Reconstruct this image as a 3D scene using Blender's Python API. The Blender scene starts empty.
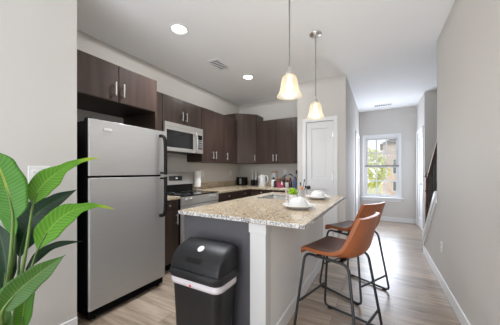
import bpy, bmesh, math, random
from mathutils import Vector, Matrix

random.seed(7)
PI = math.pi
scn = bpy.context.scene
C = scn.collection

# ------------------------------------------------------------------ camera, world, lights, exposure
cam_d = bpy.data.cameras.new('camera')
cam = bpy.data.objects.new('camera', cam_d)
C.objects.link(cam)
cam.location = (0, 0, 1.23)
cam.rotation_euler = (PI/2, 0, math.atan(130/233))
cam_d.sensor_width = 36
cam_d.lens = 233/500*36
cam_d.shift_y = 0.017
cam_d.clip_start = 0.02
scn.camera = cam

world = bpy.data.worlds.new('sky')
scn.world = world
world.use_nodes = True
wb = world.node_tree.nodes['Background']
wb.inputs['Color'].default_value = (0.93, 0.96, 1.0, 1)
wb.inputs['Strength'].default_value = 1.3

scn.cycles.max_bounces = 14
scn.cycles.diffuse_bounces = 9
scn.cycles.glossy_bounces = 5
scn.view_settings.view_transform = 'Standard'
scn.view_settings.look = 'None'
scn.view_settings.gamma = 1
scn.view_settings.use_curve_mapping = False
scn.view_settings.exposure = 0.16


def area_light(name, loc, rot, sx, sy, energy, col=(1, 1, 1)):
    d = bpy.data.lights.new(name, 'AREA')
    d.shape = 'RECTANGLE'
    d.size = sx
    d.size_y = sy
    d.energy = energy
    d.color = col
    o = bpy.data.objects.new(name, d)
    C.objects.link(o)
    o.location = loc
    o.rotation_euler = rot
    return o


def spot_light(name, loc, energy, col, size=2.5, blend=0.6, r=0.07):
    d = bpy.data.lights.new(name, 'SPOT')
    d.energy = energy
    d.color = col
    d.spot_size = size
    d.spot_blend = blend
    d.shadow_soft_size = r
    o = bpy.data.objects.new(name, d)
    C.objects.link(o)
    o.location = loc
    return o


# daylight through the big rear windows and the hall window
area_light('daylight_rear', (-0.8, -5.9, 1.35), (PI/2+0.12, 0, 0), 2.6, 2.1, 64, (0.91, 0.97, 1.04))
area_light('daylight_hall', (0.03, 6.59, 1.33), (-PI/2, 0, 0), 0.72, 1.46, 26, (0.86, 0.94, 1.08))
# unseen upward fill light added behind the camera to brighten the ceiling
area_light('ceiling_fill', (-0.8, -2.7, 0.03), (PI, 0, 0), 2.5, 4.2, 107, (0.86, 0.96, 1.10))
# unseen spots added behind the camera as even fill, no lamp bodies
for lx, ly in ((-1.5, -2.2), (-0.2, -2.2), (-0.85, -4.2)):
    spot_light('rear_fill_spot', (lx, ly, 2.70), 58, (0.97, 0.985, 1.0), 2.7, 0.8, 0.09)

# ------------------------------------------------------------------ materials
MATS = {}


def mat(name, col, rough=0.5, metal=0.0, spec=0.5, noise=None, bump=None, emit=None, trans=None, coat=None):
    """col linear rgb; noise=(scale, amount, stretch xyz); bump=(scale, strength)"""
    if name in MATS:
        return MATS[name]
    m = bpy.data.materials.new(name)
    m.use_nodes = True
    nt = m.node_tree
    b = nt.nodes['Principled BSDF']
    b.inputs['Base Color'].default_value = (*col, 1)
    b.inputs['Roughness'].default_value = rough
    b.inputs['Metallic'].default_value = metal
    b.inputs['Specular IOR Level'].default_value = spec
    if trans:
        b.inputs['Transmission Weight'].default_value = trans
    if coat:
        b.inputs['Coat Weight'].default_value = coat
        b.inputs['Coat Roughness'].default_value = 0.2
    if emit:
        b.inputs['Emission Color'].default_value = (*emit[0], 1)
        b.inputs['Emission Strength'].default_value = emit[1]
    if noise or bump:
        tc = nt.nodes.new('ShaderNodeTexCoord')
    if noise:
        mp = nt.nodes.new('ShaderNodeMapping')
        mp.inputs['Scale'].default_value = noise[2] if len(noise) > 2 else (1, 1, 1)
        nt.links.new(tc.outputs['Object'], mp.inputs['Vector'])
        n = nt.nodes.new('ShaderNodeTexNoise')
        n.inputs['Scale'].default_value = noise[0]
        n.inputs['Detail'].default_value = 5
        nt.links.new(mp.outputs[0], n.inputs['Vector'])
        r = nt.nodes.new('ShaderNodeValToRGB')
        a = noise[1]
        r.color_ramp.elements[0].position = 0.3
        r.color_ramp.elements[1].position = 0.7
        r.color_ramp.elements[0].color = (*[c*(1-a) for c in col], 1)
        r.color_ramp.elements[1].color = (*[min(1, c*(1+a)) for c in col], 1)
        nt.links.new(n.outputs['Fac'], r.inputs[0])
        nt.links.new(r.outputs[0], b.inputs['Base Color'])
    if bump:
        n2 = nt.nodes.new('ShaderNodeTexNoise')
        n2.inputs['Scale'].default_value = bump[0]
        n2.inputs['Detail'].default_value = 4
        nt.links.new(tc.outputs['Object'], n2.inputs['Vector'])
        bp = nt.nodes.new('ShaderNodeBump')
        bp.inputs['Strength'].default_value = bump[1]
        bp.inputs['Distance'].default_value = 0.002
        nt.links.new(n2.outputs['Fac'], bp.inputs['Height'])
        nt.links.new(bp.outputs[0], b.inputs['Normal'])
    MATS[name] = m
    return m


wall_m = mat('wall_paint', (0.635, 0.612, 0.58), 0.75, bump=(180, 0.05))
ceil_m = mat('ceiling_paint', (0.915, 0.925, 0.94), 0.85)
trim_m = mat('white_trim', (0.80, 0.805, 0.81), 0.4)
doorw_m = mat('door_white', (0.77, 0.775, 0.78), 0.45)
wood_m = mat('espresso_wood', (0.056, 0.035, 0.028), 0.32, spec=0.5, noise=(14, 0.35, (1, 1, 0.08)))
woodin_m = mat('espresso_carcass', (0.05, 0.033, 0.026), 0.5)
nickel_m = mat('satin_nickel', (0.72, 0.70, 0.68), 0.3, 1.0)
chrome_m = mat('chrome', (0.8, 0.8, 0.82), 0.12, 1.0)
steel_m = mat('stainless', (0.50, 0.496, 0.488), 0.42, 0.5, noise=(6, 0.03, (1, 1, 30)))
steeld_m = mat('stainless_warm', (0.60, 0.58, 0.55), 0.32, 0.65, noise=(6, 0.04, (1, 1, 30)))
black_m = mat('black_plastic', (0.006, 0.006, 0.006), 0.42, spec=0.25)
blackg_m = mat('black_glass', (0.008, 0.008, 0.009), 0.08, spec=0.6)
blackmat_m = mat('black_matte', (0.005, 0.005, 0.005), 0.6, spec=0.15)
bin_m = mat('bin_plastic', (0.011, 0.011, 0.012), 0.42, spec=0.38, bump=(400, 0.06))
bag_m = mat('bag_plastic', (0.62, 0.58, 0.60), 0.4, bump=(30, 0.6))
red_m = mat('red_tie', (0.6, 0.02, 0.05), 0.5)
char_m = mat('charcoal_paint', (0.080, 0.077, 0.086), 0.55)
islandw_m = mat('island_back_paint', (0.82, 0.82, 0.815), 0.6)
white_m = mat('white_ceramic', (0.70, 0.695, 0.68), 0.2)
plast_m = mat('white_plastic', (0.80, 0.80, 0.79), 0.35)
paper_m = mat('paper', (0.85, 0.84, 0.82), 0.9, bump=(120, 0.3))
leather_m = mat('brown_leather', (0.34, 0.105, 0.036), 0.36, noise=(7, 0.12), bump=(160, 0.15))
leatherd_m = mat('dark_brown_leather', (0.105, 0.036, 0.021), 0.3, noise=(7, 0.2), bump=(160, 0.15))
legm_m = mat('dark_grey_metal', (0.055, 0.057, 0.06), 0.4, 0.6)
pink_m = mat('magenta_card', (0.45, 0.06, 0.14), 0.5)
blue_m = mat('blue_plastic', (0.03, 0.09, 0.35), 0.3)
amber_m = mat('amber_jar', (0.22, 0.09, 0.04), 0.25)
darkjar_m = mat('dark_brown_jar', (0.05, 0.03, 0.028), 0.25)
tan_m = mat('light_wood', (0.42, 0.30, 0.19), 0.6, noise=(20, 0.2, (1, 1, 0.2)))
orange_m = mat('orange_cloth', (0.75, 0.30, 0.12), 0.8)
brownwood_m = mat('brown_rail_wood', (0.13, 0.058, 0.028), 0.55, spec=0.25, noise=(20, 0.3, (1, 0.1, 1)))
iron_m = mat('iron_baluster', (0.02, 0.02, 0.022), 0.45, 0.3)
carpet_m = mat('stair_carpet', (0.42, 0.40, 0.37), 0.95, bump=(300, 0.5))
leafy_m = mat('lime_leaves', (0.36, 0.62, 0.02), 0.45, noise=(40, 0.3))
stem_m = mat('plant_stem', (0.095, 0.165, 0.028), 0.45, noise=(10, 0.2, (1, 1, 0.3)))
sheath_m = mat('plant_sheath', (0.055, 0.12, 0.02), 0.45, noise=(10, 0.25, (1, 1, 0.3)))
soil_m = mat('soil', (0.03, 0.02, 0.015), 0.95, bump=(60, 1))
display_m = mat('range_display', (0.01, 0.01, 0.012), 0.15, emit=((0.5, 0.7, 0.9), 0.0))
lampglow_m = mat('lamp_glow', (1, 1, 1), 0.5, emit=((1.0, 0.95, 0.86), 9.0))
bulb_m = mat('bulb', (1, 1, 1), 0.5, emit=((1.0, 0.92, 0.78), 5.0))


def shade_mat():
    m = bpy.data.materials.new('frosted_glass_shade')
    m.use_nodes = True
    nt = m.node_tree
    nt.nodes.clear()
    out = nt.nodes.new('ShaderNodeOutputMaterial')
    tr = nt.nodes.new('ShaderNodeBsdfTransparent')
    tr.inputs[0].default_value = (0.60, 0.565, 0.50, 1)
    tl = nt.nodes.new('ShaderNodeBsdfTranslucent')
    tl.inputs[0].default_value = (0.9, 0.82, 0.70, 1)
    gl = nt.nodes.new('ShaderNodeBsdfGlossy')
    gl.inputs['Roughness'].default_value = 0.3
    em = nt.nodes.new('ShaderNodeEmission')
    em.inputs[0].default_value = (1.0, 0.88, 0.66, 1)
    em.inputs[1].default_value = 0.33
    m1 = nt.nodes.new('ShaderNodeMixShader')
    m1.inputs[0].default_value = 0.016
    m2 = nt.nodes.new('ShaderNodeMixShader')
    m2.inputs[0].default_value = 0.06
    ad = nt.nodes.new('ShaderNodeAddShader')
    L = nt.links.new
    L(tr.outputs[0], m1.inputs[1])
    L(tl.outputs[0], m1.inputs[2])
    L(m1.outputs[0], m2.inputs[1])
    L(gl.outputs[0], m2.inputs[2])
    L(m2.outputs[0], ad.inputs[0])
    L(em.outputs[0], ad.inputs[1])
    L(ad.outputs[0], out.inputs[0])
    return m


shade_m = shade_mat()
blind_m = mat('blind_slat', (0.82, 0.82, 0.82), 0.5)
grass_m = mat('lawn', (0.60, 0.62, 0.38), 0.9, noise=(3, 0.3))
bark_m = mat('bark', (0.12, 0.09, 0.06), 0.9)
yleaf_m = mat('spring_leaves', (0.72, 0.74, 0.24), 0.7, noise=(2, 0.35))
roof_m = mat('roof_shingle', (0.16, 0.14, 0.13), 0.9)
grey_m = mat('grey_plastic', (0.3, 0.3, 0.3), 0.5)


def glass_mat():
    m = bpy.data.materials.new('window_glass')
    m.use_nodes = True
    nt = m.node_tree
    nt.nodes.clear()
    out = nt.nodes.new('ShaderNodeOutputMaterial')
    mix = nt.nodes.new('ShaderNodeMixShader')
    t = nt.nodes.new('ShaderNodeBsdfTransparent')
    g = nt.nodes.new('ShaderNodeBsdfGlossy')
    g.inputs['Roughness'].default_value = 0.02
    fr = nt.nodes.new('ShaderNodeFresnel')
    fr.inputs['IOR'].default_value = 1.3
    nt.links.new(fr.outputs[0], mix.inputs[0])
    nt.links.new(t.outputs[0], mix.inputs[1])
    nt.links.new(g.outputs[0], mix.inputs[2])
    nt.links.new(mix.outputs[0], out.inputs[0])
    return m


glass_m = glass_mat()


def clear_mat(name, col):
    m = bpy.data.materials.new(name)
    m.use_nodes = True
    b = m.node_tree.nodes['Principled BSDF']
    b.inputs['Base Color'].default_value = (*col, 1)
    b.inputs['Roughness'].default_value = 0.08
    b.inputs['Alpha'].default_value = 0.45
    return m


clear_m = clear_mat('clear_acrylic', (0.75, 0.76, 0.77))


def floor_mat():
    m = bpy.data.materials.new('plank_floor')
    m.use_nodes = True
    nt = m.node_tree
    b = nt.nodes['Principled BSDF']
    tc = nt.nodes.new('ShaderNodeTexCoord')
    br = nt.nodes.new('ShaderNodeTexBrick')
    br.offset = 0.37
    br.inputs['Scale'].default_value = 1.0
    br.inputs['Mortar Size'].default_value = 0.0016
    br.inputs['Mortar Smooth'].default_value = 0.2
    br.inputs['Brick Width'].default_value = 1.22
    br.inputs['Row Height'].default_value = 0.155
    br.inputs['Color1'].default_value = (0, 0, 0, 1)
    br.inputs['Color2'].default_value = (1, 1, 1, 1)
    br.inputs['Mortar'].default_value = (0.0, 0.0, 0.0, 1)
    nt.links.new(tc.outputs['Object'], br.inputs['Vector'])
    # grain stretched along X, shifted per plank
    mp = nt.nodes.new('ShaderNodeMapping')
    mp.inputs['Scale'].default_value = (1.0, 9.0, 1.0)
    nt.links.new(tc.outputs['Object'], mp.inputs['Vector'])
    add = nt.nodes.new('ShaderNodeVectorMath')
    add.operation = 'MULTIPLY_ADD'
    add.inputs[1].default_value = (7, 3, 9)
    nt.links.new(br.outputs['Color'], add.inputs[0])
    nt.links.new(mp.outputs[0], add.inputs[2])
    n = nt.nodes.new('ShaderNodeTexNoise')
    n.inputs['Scale'].default_value = 2.6
    n.inputs['Detail'].default_value = 9
    n.inputs['Roughness'].default_value = 0.62
    n.inputs['Distortion'].default_value = 0.5
    nt.links.new(add.outputs[0], n.inputs['Vector'])
    mixv = nt.nodes.new('ShaderNodeMath')
    mixv.operation = 'MULTIPLY_ADD'
    mixv.inputs[1].default_value = 0.22
    nt.links.new(br.outputs['Color'], mixv.inputs[0])
    nt.links.new(n.outputs['Fac'], mixv.inputs[2])
    r = nt.nodes.new('ShaderNodeValToRGB')
    e = r.color_ramp.elements
    e[0].position = 0.33
    e[0].color = (0.130, 0.092, 0.066, 1)
    e[1].position = 0.85
    e[1].color = (0.54, 0.435, 0.335, 1)
    mid = r.color_ramp.elements.new(0.57)
    mid.color = (0.345, 0.262, 0.192, 1)
    nt.links.new(mixv.outputs[0], r.inputs[0])
    mm = nt.nodes.new('ShaderNodeMix')
    mm.data_type = 'RGBA'
    nt.links.new(br.outputs['Fac'], mm.inputs[0])
    nt.links.new(r.outputs[0], mm.inputs[6])
    mm.inputs[7].default_value = (0.10, 0.07, 0.055, 1)
    nt.links.new(mm.outputs[2], b.inputs['Base Color'])
    b.inputs['Roughness'].default_value = 0.36
    b.inputs['Specular IOR Level'].default_value = 0.6
    b.inputs['Coat Weight'].default_value = 0.5
    b.inputs['Coat Roughness'].default_value = 0.3
    bp = nt.nodes.new('ShaderNodeBump')
    bp.inputs['Strength'].default_value = 0.12
    bp.inputs['Distance'].default_value = 0.002
    nt.links.new(n.outputs['Fac'], bp.inputs['Height'])
    nt.links.new(bp.outputs[0], b.inputs['Normal'])
    return m


def granite_mat():
    m = bpy.data.materials.new('speckled_granite')
    m.use_nodes = True
    nt = m.node_tree
    b = nt.nodes['Principled BSDF']
    tc = nt.nodes.new('ShaderNodeTexCoord')
    v = nt.nodes.new('ShaderNodeTexVoronoi')
    v.inputs['Scale'].default_value = 125
    nt.links.new(tc.outputs['Object'], v.inputs['Vector'])
    sep = nt.nodes.new('ShaderNodeSeparateColor')
    nt.links.new(v.outputs['Color'], sep.inputs[0])
    r = nt.nodes.new('ShaderNodeValToRGB')
    r.color_ramp.interpolation = 'CONSTANT'
    e = r.color_ramp.elements
    e[0].position = 0
    e[0].color = (0.05, 0.045, 0.042, 1)
    e[1].position = 0.065
    e[1].color = (0.46, 0.34, 0.205, 1)
    for p, c in ((0.3, (0.56, 0.435, 0.28, 1)), (0.58, (0.64, 0.525, 0.37, 1)), (0.78, (0.40, 0.35, 0.28, 1)), (0.87, (0.76, 0.70, 0.60, 1))):
        x = e.new(p)
        x.color = c
    nt.links.new(sep.outputs[0], r.inputs[0])
    n = nt.nodes.new('ShaderNodeTexNoise')
    n.inputs['Scale'].default_value = 7
    n.inputs['Detail'].default_value = 6
    nt.links.new(tc.outputs['Object'], n.inputs['Vector'])
    mm = nt.nodes.new('ShaderNodeMix')
    mm.data_type = 'RGBA'
    mm.blend_type = 'OVERLAY'
    mm.inputs[0].default_value = 0.35
    nt.links.new(r.outputs[0], mm.inputs[6])
    nt.links.new(n.outputs['Fac'], mm.inputs[7])
    nt.links.new(mm.outputs[2], b.inputs['Base Color'])
    b.inputs['Roughness'].default_value = 0.16
    b.inputs['Specular IOR Level'].default_value = 0.55
    return m


def granite_edge_mat():
    """the sawn edge of the same stone: paler grey and white chips"""
    m = granite_m.copy()
    m.name = 'granite_edge'
    for n in m.node_tree.nodes:
        if n.type == 'VALTORGB':
            cols = [(0.06, 0.06, 0.065), (0.30, 0.29, 0.28), (0.62, 0.60, 0.57), (0.44, 0.43, 0.42), (0.22, 0.21, 0.21), (0.75, 0.74, 0.72)]
            for e, c in zip(n.color_ramp.elements, cols):
                e.color = (*c, 1)
        if n.type == 'BSDF_PRINCIPLED':
            n.inputs['Roughness'].default_value = 0.55
            n.inputs['Specular IOR Level'].default_value = 0.25
    return m


def brick_mat():
    m = bpy.data.materials.new('red_brick')
    m.use_nodes = True
    nt = m.node_tree
    b = nt.nodes['Principled BSDF']
    tc = nt.nodes.new('ShaderNodeTexCoord')
    mp = nt.nodes.new('ShaderNodeMapping')
    mp.inputs['Rotation'].default_value = (PI/2, 0, 0)
    nt.links.new(tc.outputs['Object'], mp.inputs['Vector'])
    br = nt.nodes.new('ShaderNodeTexBrick')
    br.inputs['Scale'].default_value = 3.0
    br.inputs['Color1'].default_value = (0.72, 0.48, 0.42, 1)
    br.inputs['Color2'].default_value = (0.80, 0.60, 0.53, 1)
    br.inputs['Mortar'].default_value = (0.85, 0.82, 0.78, 1)
    nt.links.new(mp.outputs[0], br.inputs['Vector'])
    nt.links.new(br.outputs['Color'], b.inputs['Base Color'])
    b.inputs['Roughness'].default_value = 0.9
    return m


def leaf_mat(name, base, light, tip=None):
    """leaf with a paler midrib and fine cross veins, from the leaf's own UV (u along, v across)"""
    m = bpy.data.materials.new(name)
    m.use_nodes = True
    nt = m.node_tree
    b = nt.nodes['Principled BSDF']
    uv = nt.nodes.new('ShaderNodeTexCoord')
    sp = nt.nodes.new('ShaderNodeSeparateXYZ')
    nt.links.new(uv.outputs['UV'], sp.inputs[0])

    def math_(op, a, bb, cc=None):
        n = nt.nodes.new('ShaderNodeMath')
        n.operation = op
        for i, x in enumerate((a, bb, cc)):
            if x is None:
                continue
            if isinstance(x, (int, float)):
                n.inputs[i].default_value = x
            else:
                nt.links.new(x, n.inputs[i])
        return n.outputs[0]
    d = math_('ABSOLUTE', math_('SUBTRACT', sp.outputs[1], 0.5), None)          # 0 at midrib .. 0.5 edge
    rib = math_('LESS_THAN', d, 0.028)
    ph = math_('ADD', math_('MULTIPLY', sp.outputs[0], 150.0), math_('MULTIPLY', d, -26.0))
    wv = math_('MULTIPLY_ADD', math_('SINE', ph, None), 0.5, 0.5)
    r = nt.nodes.new('ShaderNodeMix')
    r.data_type = 'RGBA'
    r.inputs[6].default_value = (*[x*0.88 for x in base], 1)
    r.inputs[7].default_value = (*[x*1.28 for x in base], 1)
    nt.links.new(wv, r.inputs[0])
    r2 = nt.nodes.new('ShaderNodeMix')
    r2.data_type = 'RGBA'
    nt.links.new(rib, r2.inputs[0])
    nt.links.new(r.outputs[2], r2.inputs[6])
    r2.inputs[7].default_value = (*light, 1)
    last = r2.outputs[2]
    if tip:
        r3 = nt.nodes.new('ShaderNodeMix')
        r3.data_type = 'RGBA'
        rp = nt.nodes.new('ShaderNodeValToRGB')
        rp.color_ramp.elements[0].position = 0.72
        rp.color_ramp.elements[1].position = 0.95
        nt.links.new(sp.outputs[0], rp.inputs[0])
        nt.links.new(rp.outputs[0], r3.inputs[0])
        nt.links.new(last, r3.inputs[6])
        r3.inputs[7].default_value = (*tip, 1)
        last = r3.outputs[2]
    nt.links.new(last, b.inputs['Base Color'])
    b.inputs['Roughness'].default_value = 0.42
    b.inputs['Specular IOR Level'].default_value = 0.3
    bp = nt.nodes.new('ShaderNodeBump')
    bp.inputs['Strength'].default_value = 0.2
    bp.inputs['Distance'].default_value = 0.002
    nt.links.new(wv, bp.inputs['Height'])
    nt.links.new(bp.outputs[0], b.inputs['Normal'])
    return m


floor_m = floor_mat()
granite_m = granite_mat()
gedge_m = granite_edge_mat()
brick_m = brick_mat()
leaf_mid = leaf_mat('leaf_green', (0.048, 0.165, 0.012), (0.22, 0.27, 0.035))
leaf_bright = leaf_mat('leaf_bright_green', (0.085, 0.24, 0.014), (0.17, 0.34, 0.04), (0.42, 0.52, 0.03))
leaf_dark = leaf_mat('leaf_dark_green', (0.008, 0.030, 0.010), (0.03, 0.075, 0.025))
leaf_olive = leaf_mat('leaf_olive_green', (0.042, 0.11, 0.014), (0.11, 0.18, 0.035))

# ------------------------------------------------------------------ mesh helpers


def box(bm, x0, x1, y0, y1, z0, z1, mi=0):
    vs = [bm.verts.new((x, y, z)) for z in (z0, z1) for y in (y0, y1) for x in (x0, x1)]
    fs = [(0, 2, 3, 1), (4, 5, 7, 6), (0, 1, 5, 4), (2, 6, 7, 3), (0, 4, 6, 2), (1, 3, 7, 5)]
    for f in fs:
        bm.faces.new([vs[i] for i in f]).material_index = mi
    return vs


def prism(bm, pts, axis, a0, a1, mi=0):
    """pts: polygon in the two other axes (in order), extruded along axis 'x','y' or 'z'"""
    def P(p, a):
        if axis == 'x':
            return (a, p[0], p[1])
        if axis == 'y':
            return (p[0], a, p[1])
        return (p[0], p[1], a)
    A = [bm.verts.new(P(p, a0)) for p in pts]
    B = [bm.verts.new(P(p, a1)) for p in pts]
    n = len(pts)
    bm.faces.new(A).material_index = mi
    bm.faces.new(B[::-1]).material_index = mi
    for i in range(n):
        bm.faces.new((A[i], B[i], B[(i+1) % n], A[(i+1) % n])).material_index = mi
    bmesh.ops.recalc_face_normals(bm, faces=bm.faces[:])


def lathe(bm, prof, cx=0, cy=0, cz=0, n=28, mi=0, axis='z', close=True):
    """prof: (radius, height); axis z, x or y"""
    rings = []
    for r, h in prof:
        ring = []
        if r < 1e-6:
            p = (0, 0, h)
            ring = [p]
        else:
            ring = [(r*math.cos(2*PI*k/n), r*math.sin(2*PI*k/n), h) for k in range(n)]
        out = []
        for x, y, z in ring:
            if axis == 'x':
                x, y, z = z, x, y
            elif axis == 'y':
                x, y, z = y, z, x
            out.append(bm.verts.new((cx+x, cy+y, cz+z)))
        rings.append(out)
    for a, b in zip(rings, rings[1:]):
        if len(a) == 1 and len(b) == 1:
            continue
        for k in range(n):
            k2 = (k+1) % n
            if len(a) == 1:
                f = (a[0], b[k2], b[k])
            elif len(b) == 1:
                f = (a[k], a[k2], b[0])
            else:
                f = (a[k], a[k2], b[k2], b[k])
            bm.faces.new(f).material_index = mi
    if close:
        if len(rings[0]) > 1:
            bm.faces.new(rings[0][::-1]).material_index = mi
        if len(rings[-1]) > 1:
            bm.faces.new(rings[-1]).material_index = mi


def rod(bm, p0, p1, r, n=12):
    tube(bm, [p0, p1], r, n)


def smooth_path(pts, per=6):
    pts = [Vector(p) for p in pts]
    if len(pts) < 3:
        return pts
    out = []
    for i in range(len(pts)-1):
        p0 = pts[max(i-1, 0)]
        p1, p2 = pts[i], pts[i+1]
        p3 = pts[min(i+2, len(pts)-1)]
        for k in range(per):
            t = k/per
            out.append(0.5*((2*p1)+(p2-p0)*t+(2*p0-5*p1+4*p2-p3)*t*t+(3*p1-p0-3*p2+p3)*t**3))
    out.append(pts[-1])
    return out


def tube(bm, pts, r, n=10, closed=False):
    pts = [Vector(p) for p in pts]
    m = len(pts)
    rs = r if isinstance(r, (list, tuple)) else [r]*m
    rings = []
    prev = None
    for i, p in enumerate(pts):
        a = pts[(i-1) % m] if (closed or i > 0) else p
        b = pts[(i+1) % m] if (closed or i < m-1) else p
        t = (b-a).normalized()
        if prev is None:
            u = t.orthogonal().normalized()
        else:
            u = (prev - t*prev.dot(t))
            u = u.normalized() if u.length > 1e-6 else t.orthogonal().normalized()
        prev = u
        w = t.cross(u)
        rings.append([bm.verts.new(p+(u*math.cos(2*PI*k/n)+w*math.sin(2*PI*k/n))*rs[i]) for k in range(n)])
    pairs = list(zip(rings, rings[1:]))
    if closed:
        # match the closing ring's twist
        last, first = rings[-1], rings[0]
        best = min(range(n), key=lambda s: sum((last[k].co-first[(k+s) % n].co).length for k in range(n)))
        pairs.append((last, [first[(k+best) % n] for k in range(n)]))
    for a, b in pairs:
        for k in range(n):
            bm.faces.new((a[k], a[(k+1) % n], b[(k+1) % n], b[k]))
    if not closed:
        bm.faces.new(rings[0][::-1])
        bm.faces.new(rings[-1])


def round_poly(pts, rads, seg=6):
    """closed 3-D polygon with rounded corners"""
    pts = [Vector(p) for p in pts]
    n = len(pts)
    out = []
    for i, p in enumerate(pts):
        r = rads[i] if isinstance(rads, (list, tuple)) else rads
        a = (pts[i-1]-p)
        b = (pts[(i+1) % n]-p)
        ra, rb = min(r, a.length*0.45), min(r, b.length*0.45)
        A, B = p+a.normalized()*ra, p+b.normalized()*rb
        for k in range(seg+1):
            t = k/seg
            out.append((1-t)**2*A+2*t*(1-t)*p+t*t*B)
    return out


def plate_holes(bm, u0, u1, v0, v1, holes, a0, a1, axis, mi=0, mi_side=None):
    """slab over the (u,v) rectangle with rectangular holes, thickness a0..a1 along axis; one connected mesh"""
    ms = mi if mi_side is None else mi_side
    us = sorted({u0, u1, *[h[0] for h in holes], *[h[1] for h in holes]})
    vs = sorted({v0, v1, *[h[2] for h in holes], *[h[3] for h in holes]})
    us = [u for u in us if u0 <= u <= u1]
    vs = [v for v in vs if v0 <= v <= v1]

    def full(i, j):
        if i < 0 or j < 0 or i >= len(us)-1 or j >= len(vs)-1:
            return False
        cu, cv = (us[i]+us[i+1])/2, (vs[j]+vs[j+1])/2
        return not any(h[0] < cu < h[1] and h[2] < cv < h[3] for h in holes)

    def P(u, v, a):
        return {'x': (a, u, v), 'y': (u, a, v), 'z': (u, v, a)}[axis]
    cache = {}

    def V(i, j, k):
        if (i, j, k) not in cache:
            cache[(i, j, k)] = bm.verts.new(P(us[i], vs[j], (a0, a1)[k]))
        return cache[(i, j, k)]
    for i in range(len(us)-1):
        for j in range(len(vs)-1):
            if not full(i, j):
                continue
            for k in (0, 1):
                bm.faces.new((V(i, j, k), V(i+1, j, k), V(i+1, j+1, k), V(i, j+1, k))).material_index = mi
            for di, dj, e in ((-1, 0, ((i, j), (i, j+1))), (1, 0, ((i+1, j), (i+1, j+1))), (0, -1, ((i, j), (i+1, j))), (0, 1, ((i, j+1), (i+1, j+1)))):
                if not full(i+di, j+dj):
                    (a, b), (c, d) = e
                    bm.faces.new((V(a, b, 0), V(c, d, 0), V(c, d, 1), V(a, b, 1))).material_index = ms
    bmesh.ops.recalc_face_normals(bm, faces=bm.faces[:])


def wloc(o):
    v = Vector((0, 0, 0))
    while o:
        v = v+o.location
        o = o.parent
    return v


def obj(name, bm, m, parent=None, bevel=0, seg=2, smooth=40, local=False, origin=None, sub=0, solid=0):
    """link the bmesh as ONE object. Coordinates are world ones unless local (then the parent's frame)."""
    me = bpy.data.meshes.new(name)
    bmesh.ops.recalc_face_normals(bm, faces=bm.faces[:])
    if origin is None and parent is None and not local:
        xs = [v.co for v in bm.verts]
        origin = Vector(((min(v.x for v in xs)+max(v.x for v in xs))/2, (min(v.y for v in xs)+max(v.y for v in xs))/2, min(v.z for v in xs)))
    o = bpy.data.objects.new(name, me)
    if parent is not None:
        o.parent = parent
        if not local:
            bmesh.ops.translate(bm, verts=bm.verts[:], vec=-wloc(parent))
    elif origin is not None:
        origin = Vector(origin)
        bmesh.ops.translate(bm, verts=bm.verts[:], vec=-origin)
        o.location = origin
    bm.to_mesh(me)
    bm.free()
    for mm in (m if isinstance(m, (list, tuple)) else [m]):
        me.materials.append(mm)
    if smooth:
        for p in me.polygons:
            p.use_smooth = True
        me.set_sharp_from_angle(angle=math.radians(smooth))
    if solid:
        md = o.modifiers.new('solidify', 'SOLIDIFY')
        md.thickness = solid
        md.offset = 0
    if sub:
        md = o.modifiers.new('subsurf', 'SUBSURF')
        md.levels = sub
        md.render_levels = sub
    if bevel:
        md = o.modifiers.new('bevel', 'BEVEL')
        md.width = bevel
        md.segments = seg
        md.limit_method = 'ANGLE'
        md.angle_limit = math.radians(40)
    C.objects.link(o)
    return o


def thing(name, label, cat, loc=(0, 0, 0), rz=0, group=None):
    o = bpy.data.objects.new(name, None)
    o.empty_display_size = 0.1
    C.objects.link(o)
    o.location = loc
    o.rotation_euler = (0, 0, rz)
    return tag(o, label, cat, group)


def tag(o, label, cat, group=None):
    o['label'] = label
    o['category'] = cat
    if group:
        o['group'] = group
    return o


def struct(name, bm, m, parent=None, **k):
    o = obj(name, bm, m, parent, **k)
    if parent is None:
        o['kind'] = 'structure'
    return o


def B(*boxes):
    bm = bmesh.new()
    for b in boxes:
        box(bm, *b)
    return bm


def part_box(name, m, parent, *b, bevel=0.002, **k):
    return obj(name, B(*b), m, parent, bevel=bevel, **k)


def copy_tree(o, parent=None):
    c = o.copy()
    C.objects.link(c)
    if parent is not None:
        c.parent = parent
    for ch in list(o.children):
        copy_tree(ch, c)
    return c


# ------------------------------------------------------------------ the setting
CEIL = 2.74
struct('floor', B((-3.0, 2.1, -6.3, 6.75, -0.08, 0.0)), floor_m, origin=(0.1, 0.05, 0))
struct('ceiling', B((-3.0, 2.1, -6.3, 6.75, CEIL, CEIL+0.1)), ceil_m)
struct('wall_left', B((-2.98, -2.03, -6.3, 0.914, 0, CEIL)), wall_m)
struct('wall_kitchen_left', B((-2.98, -2.83, 0.914, 4.70, 0, CEIL)), wall_m)
struct('wall_kitchen_back', B((-2.83, -1.24, 4.58, 4.70, 0, CEIL)), wall_m)
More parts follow.
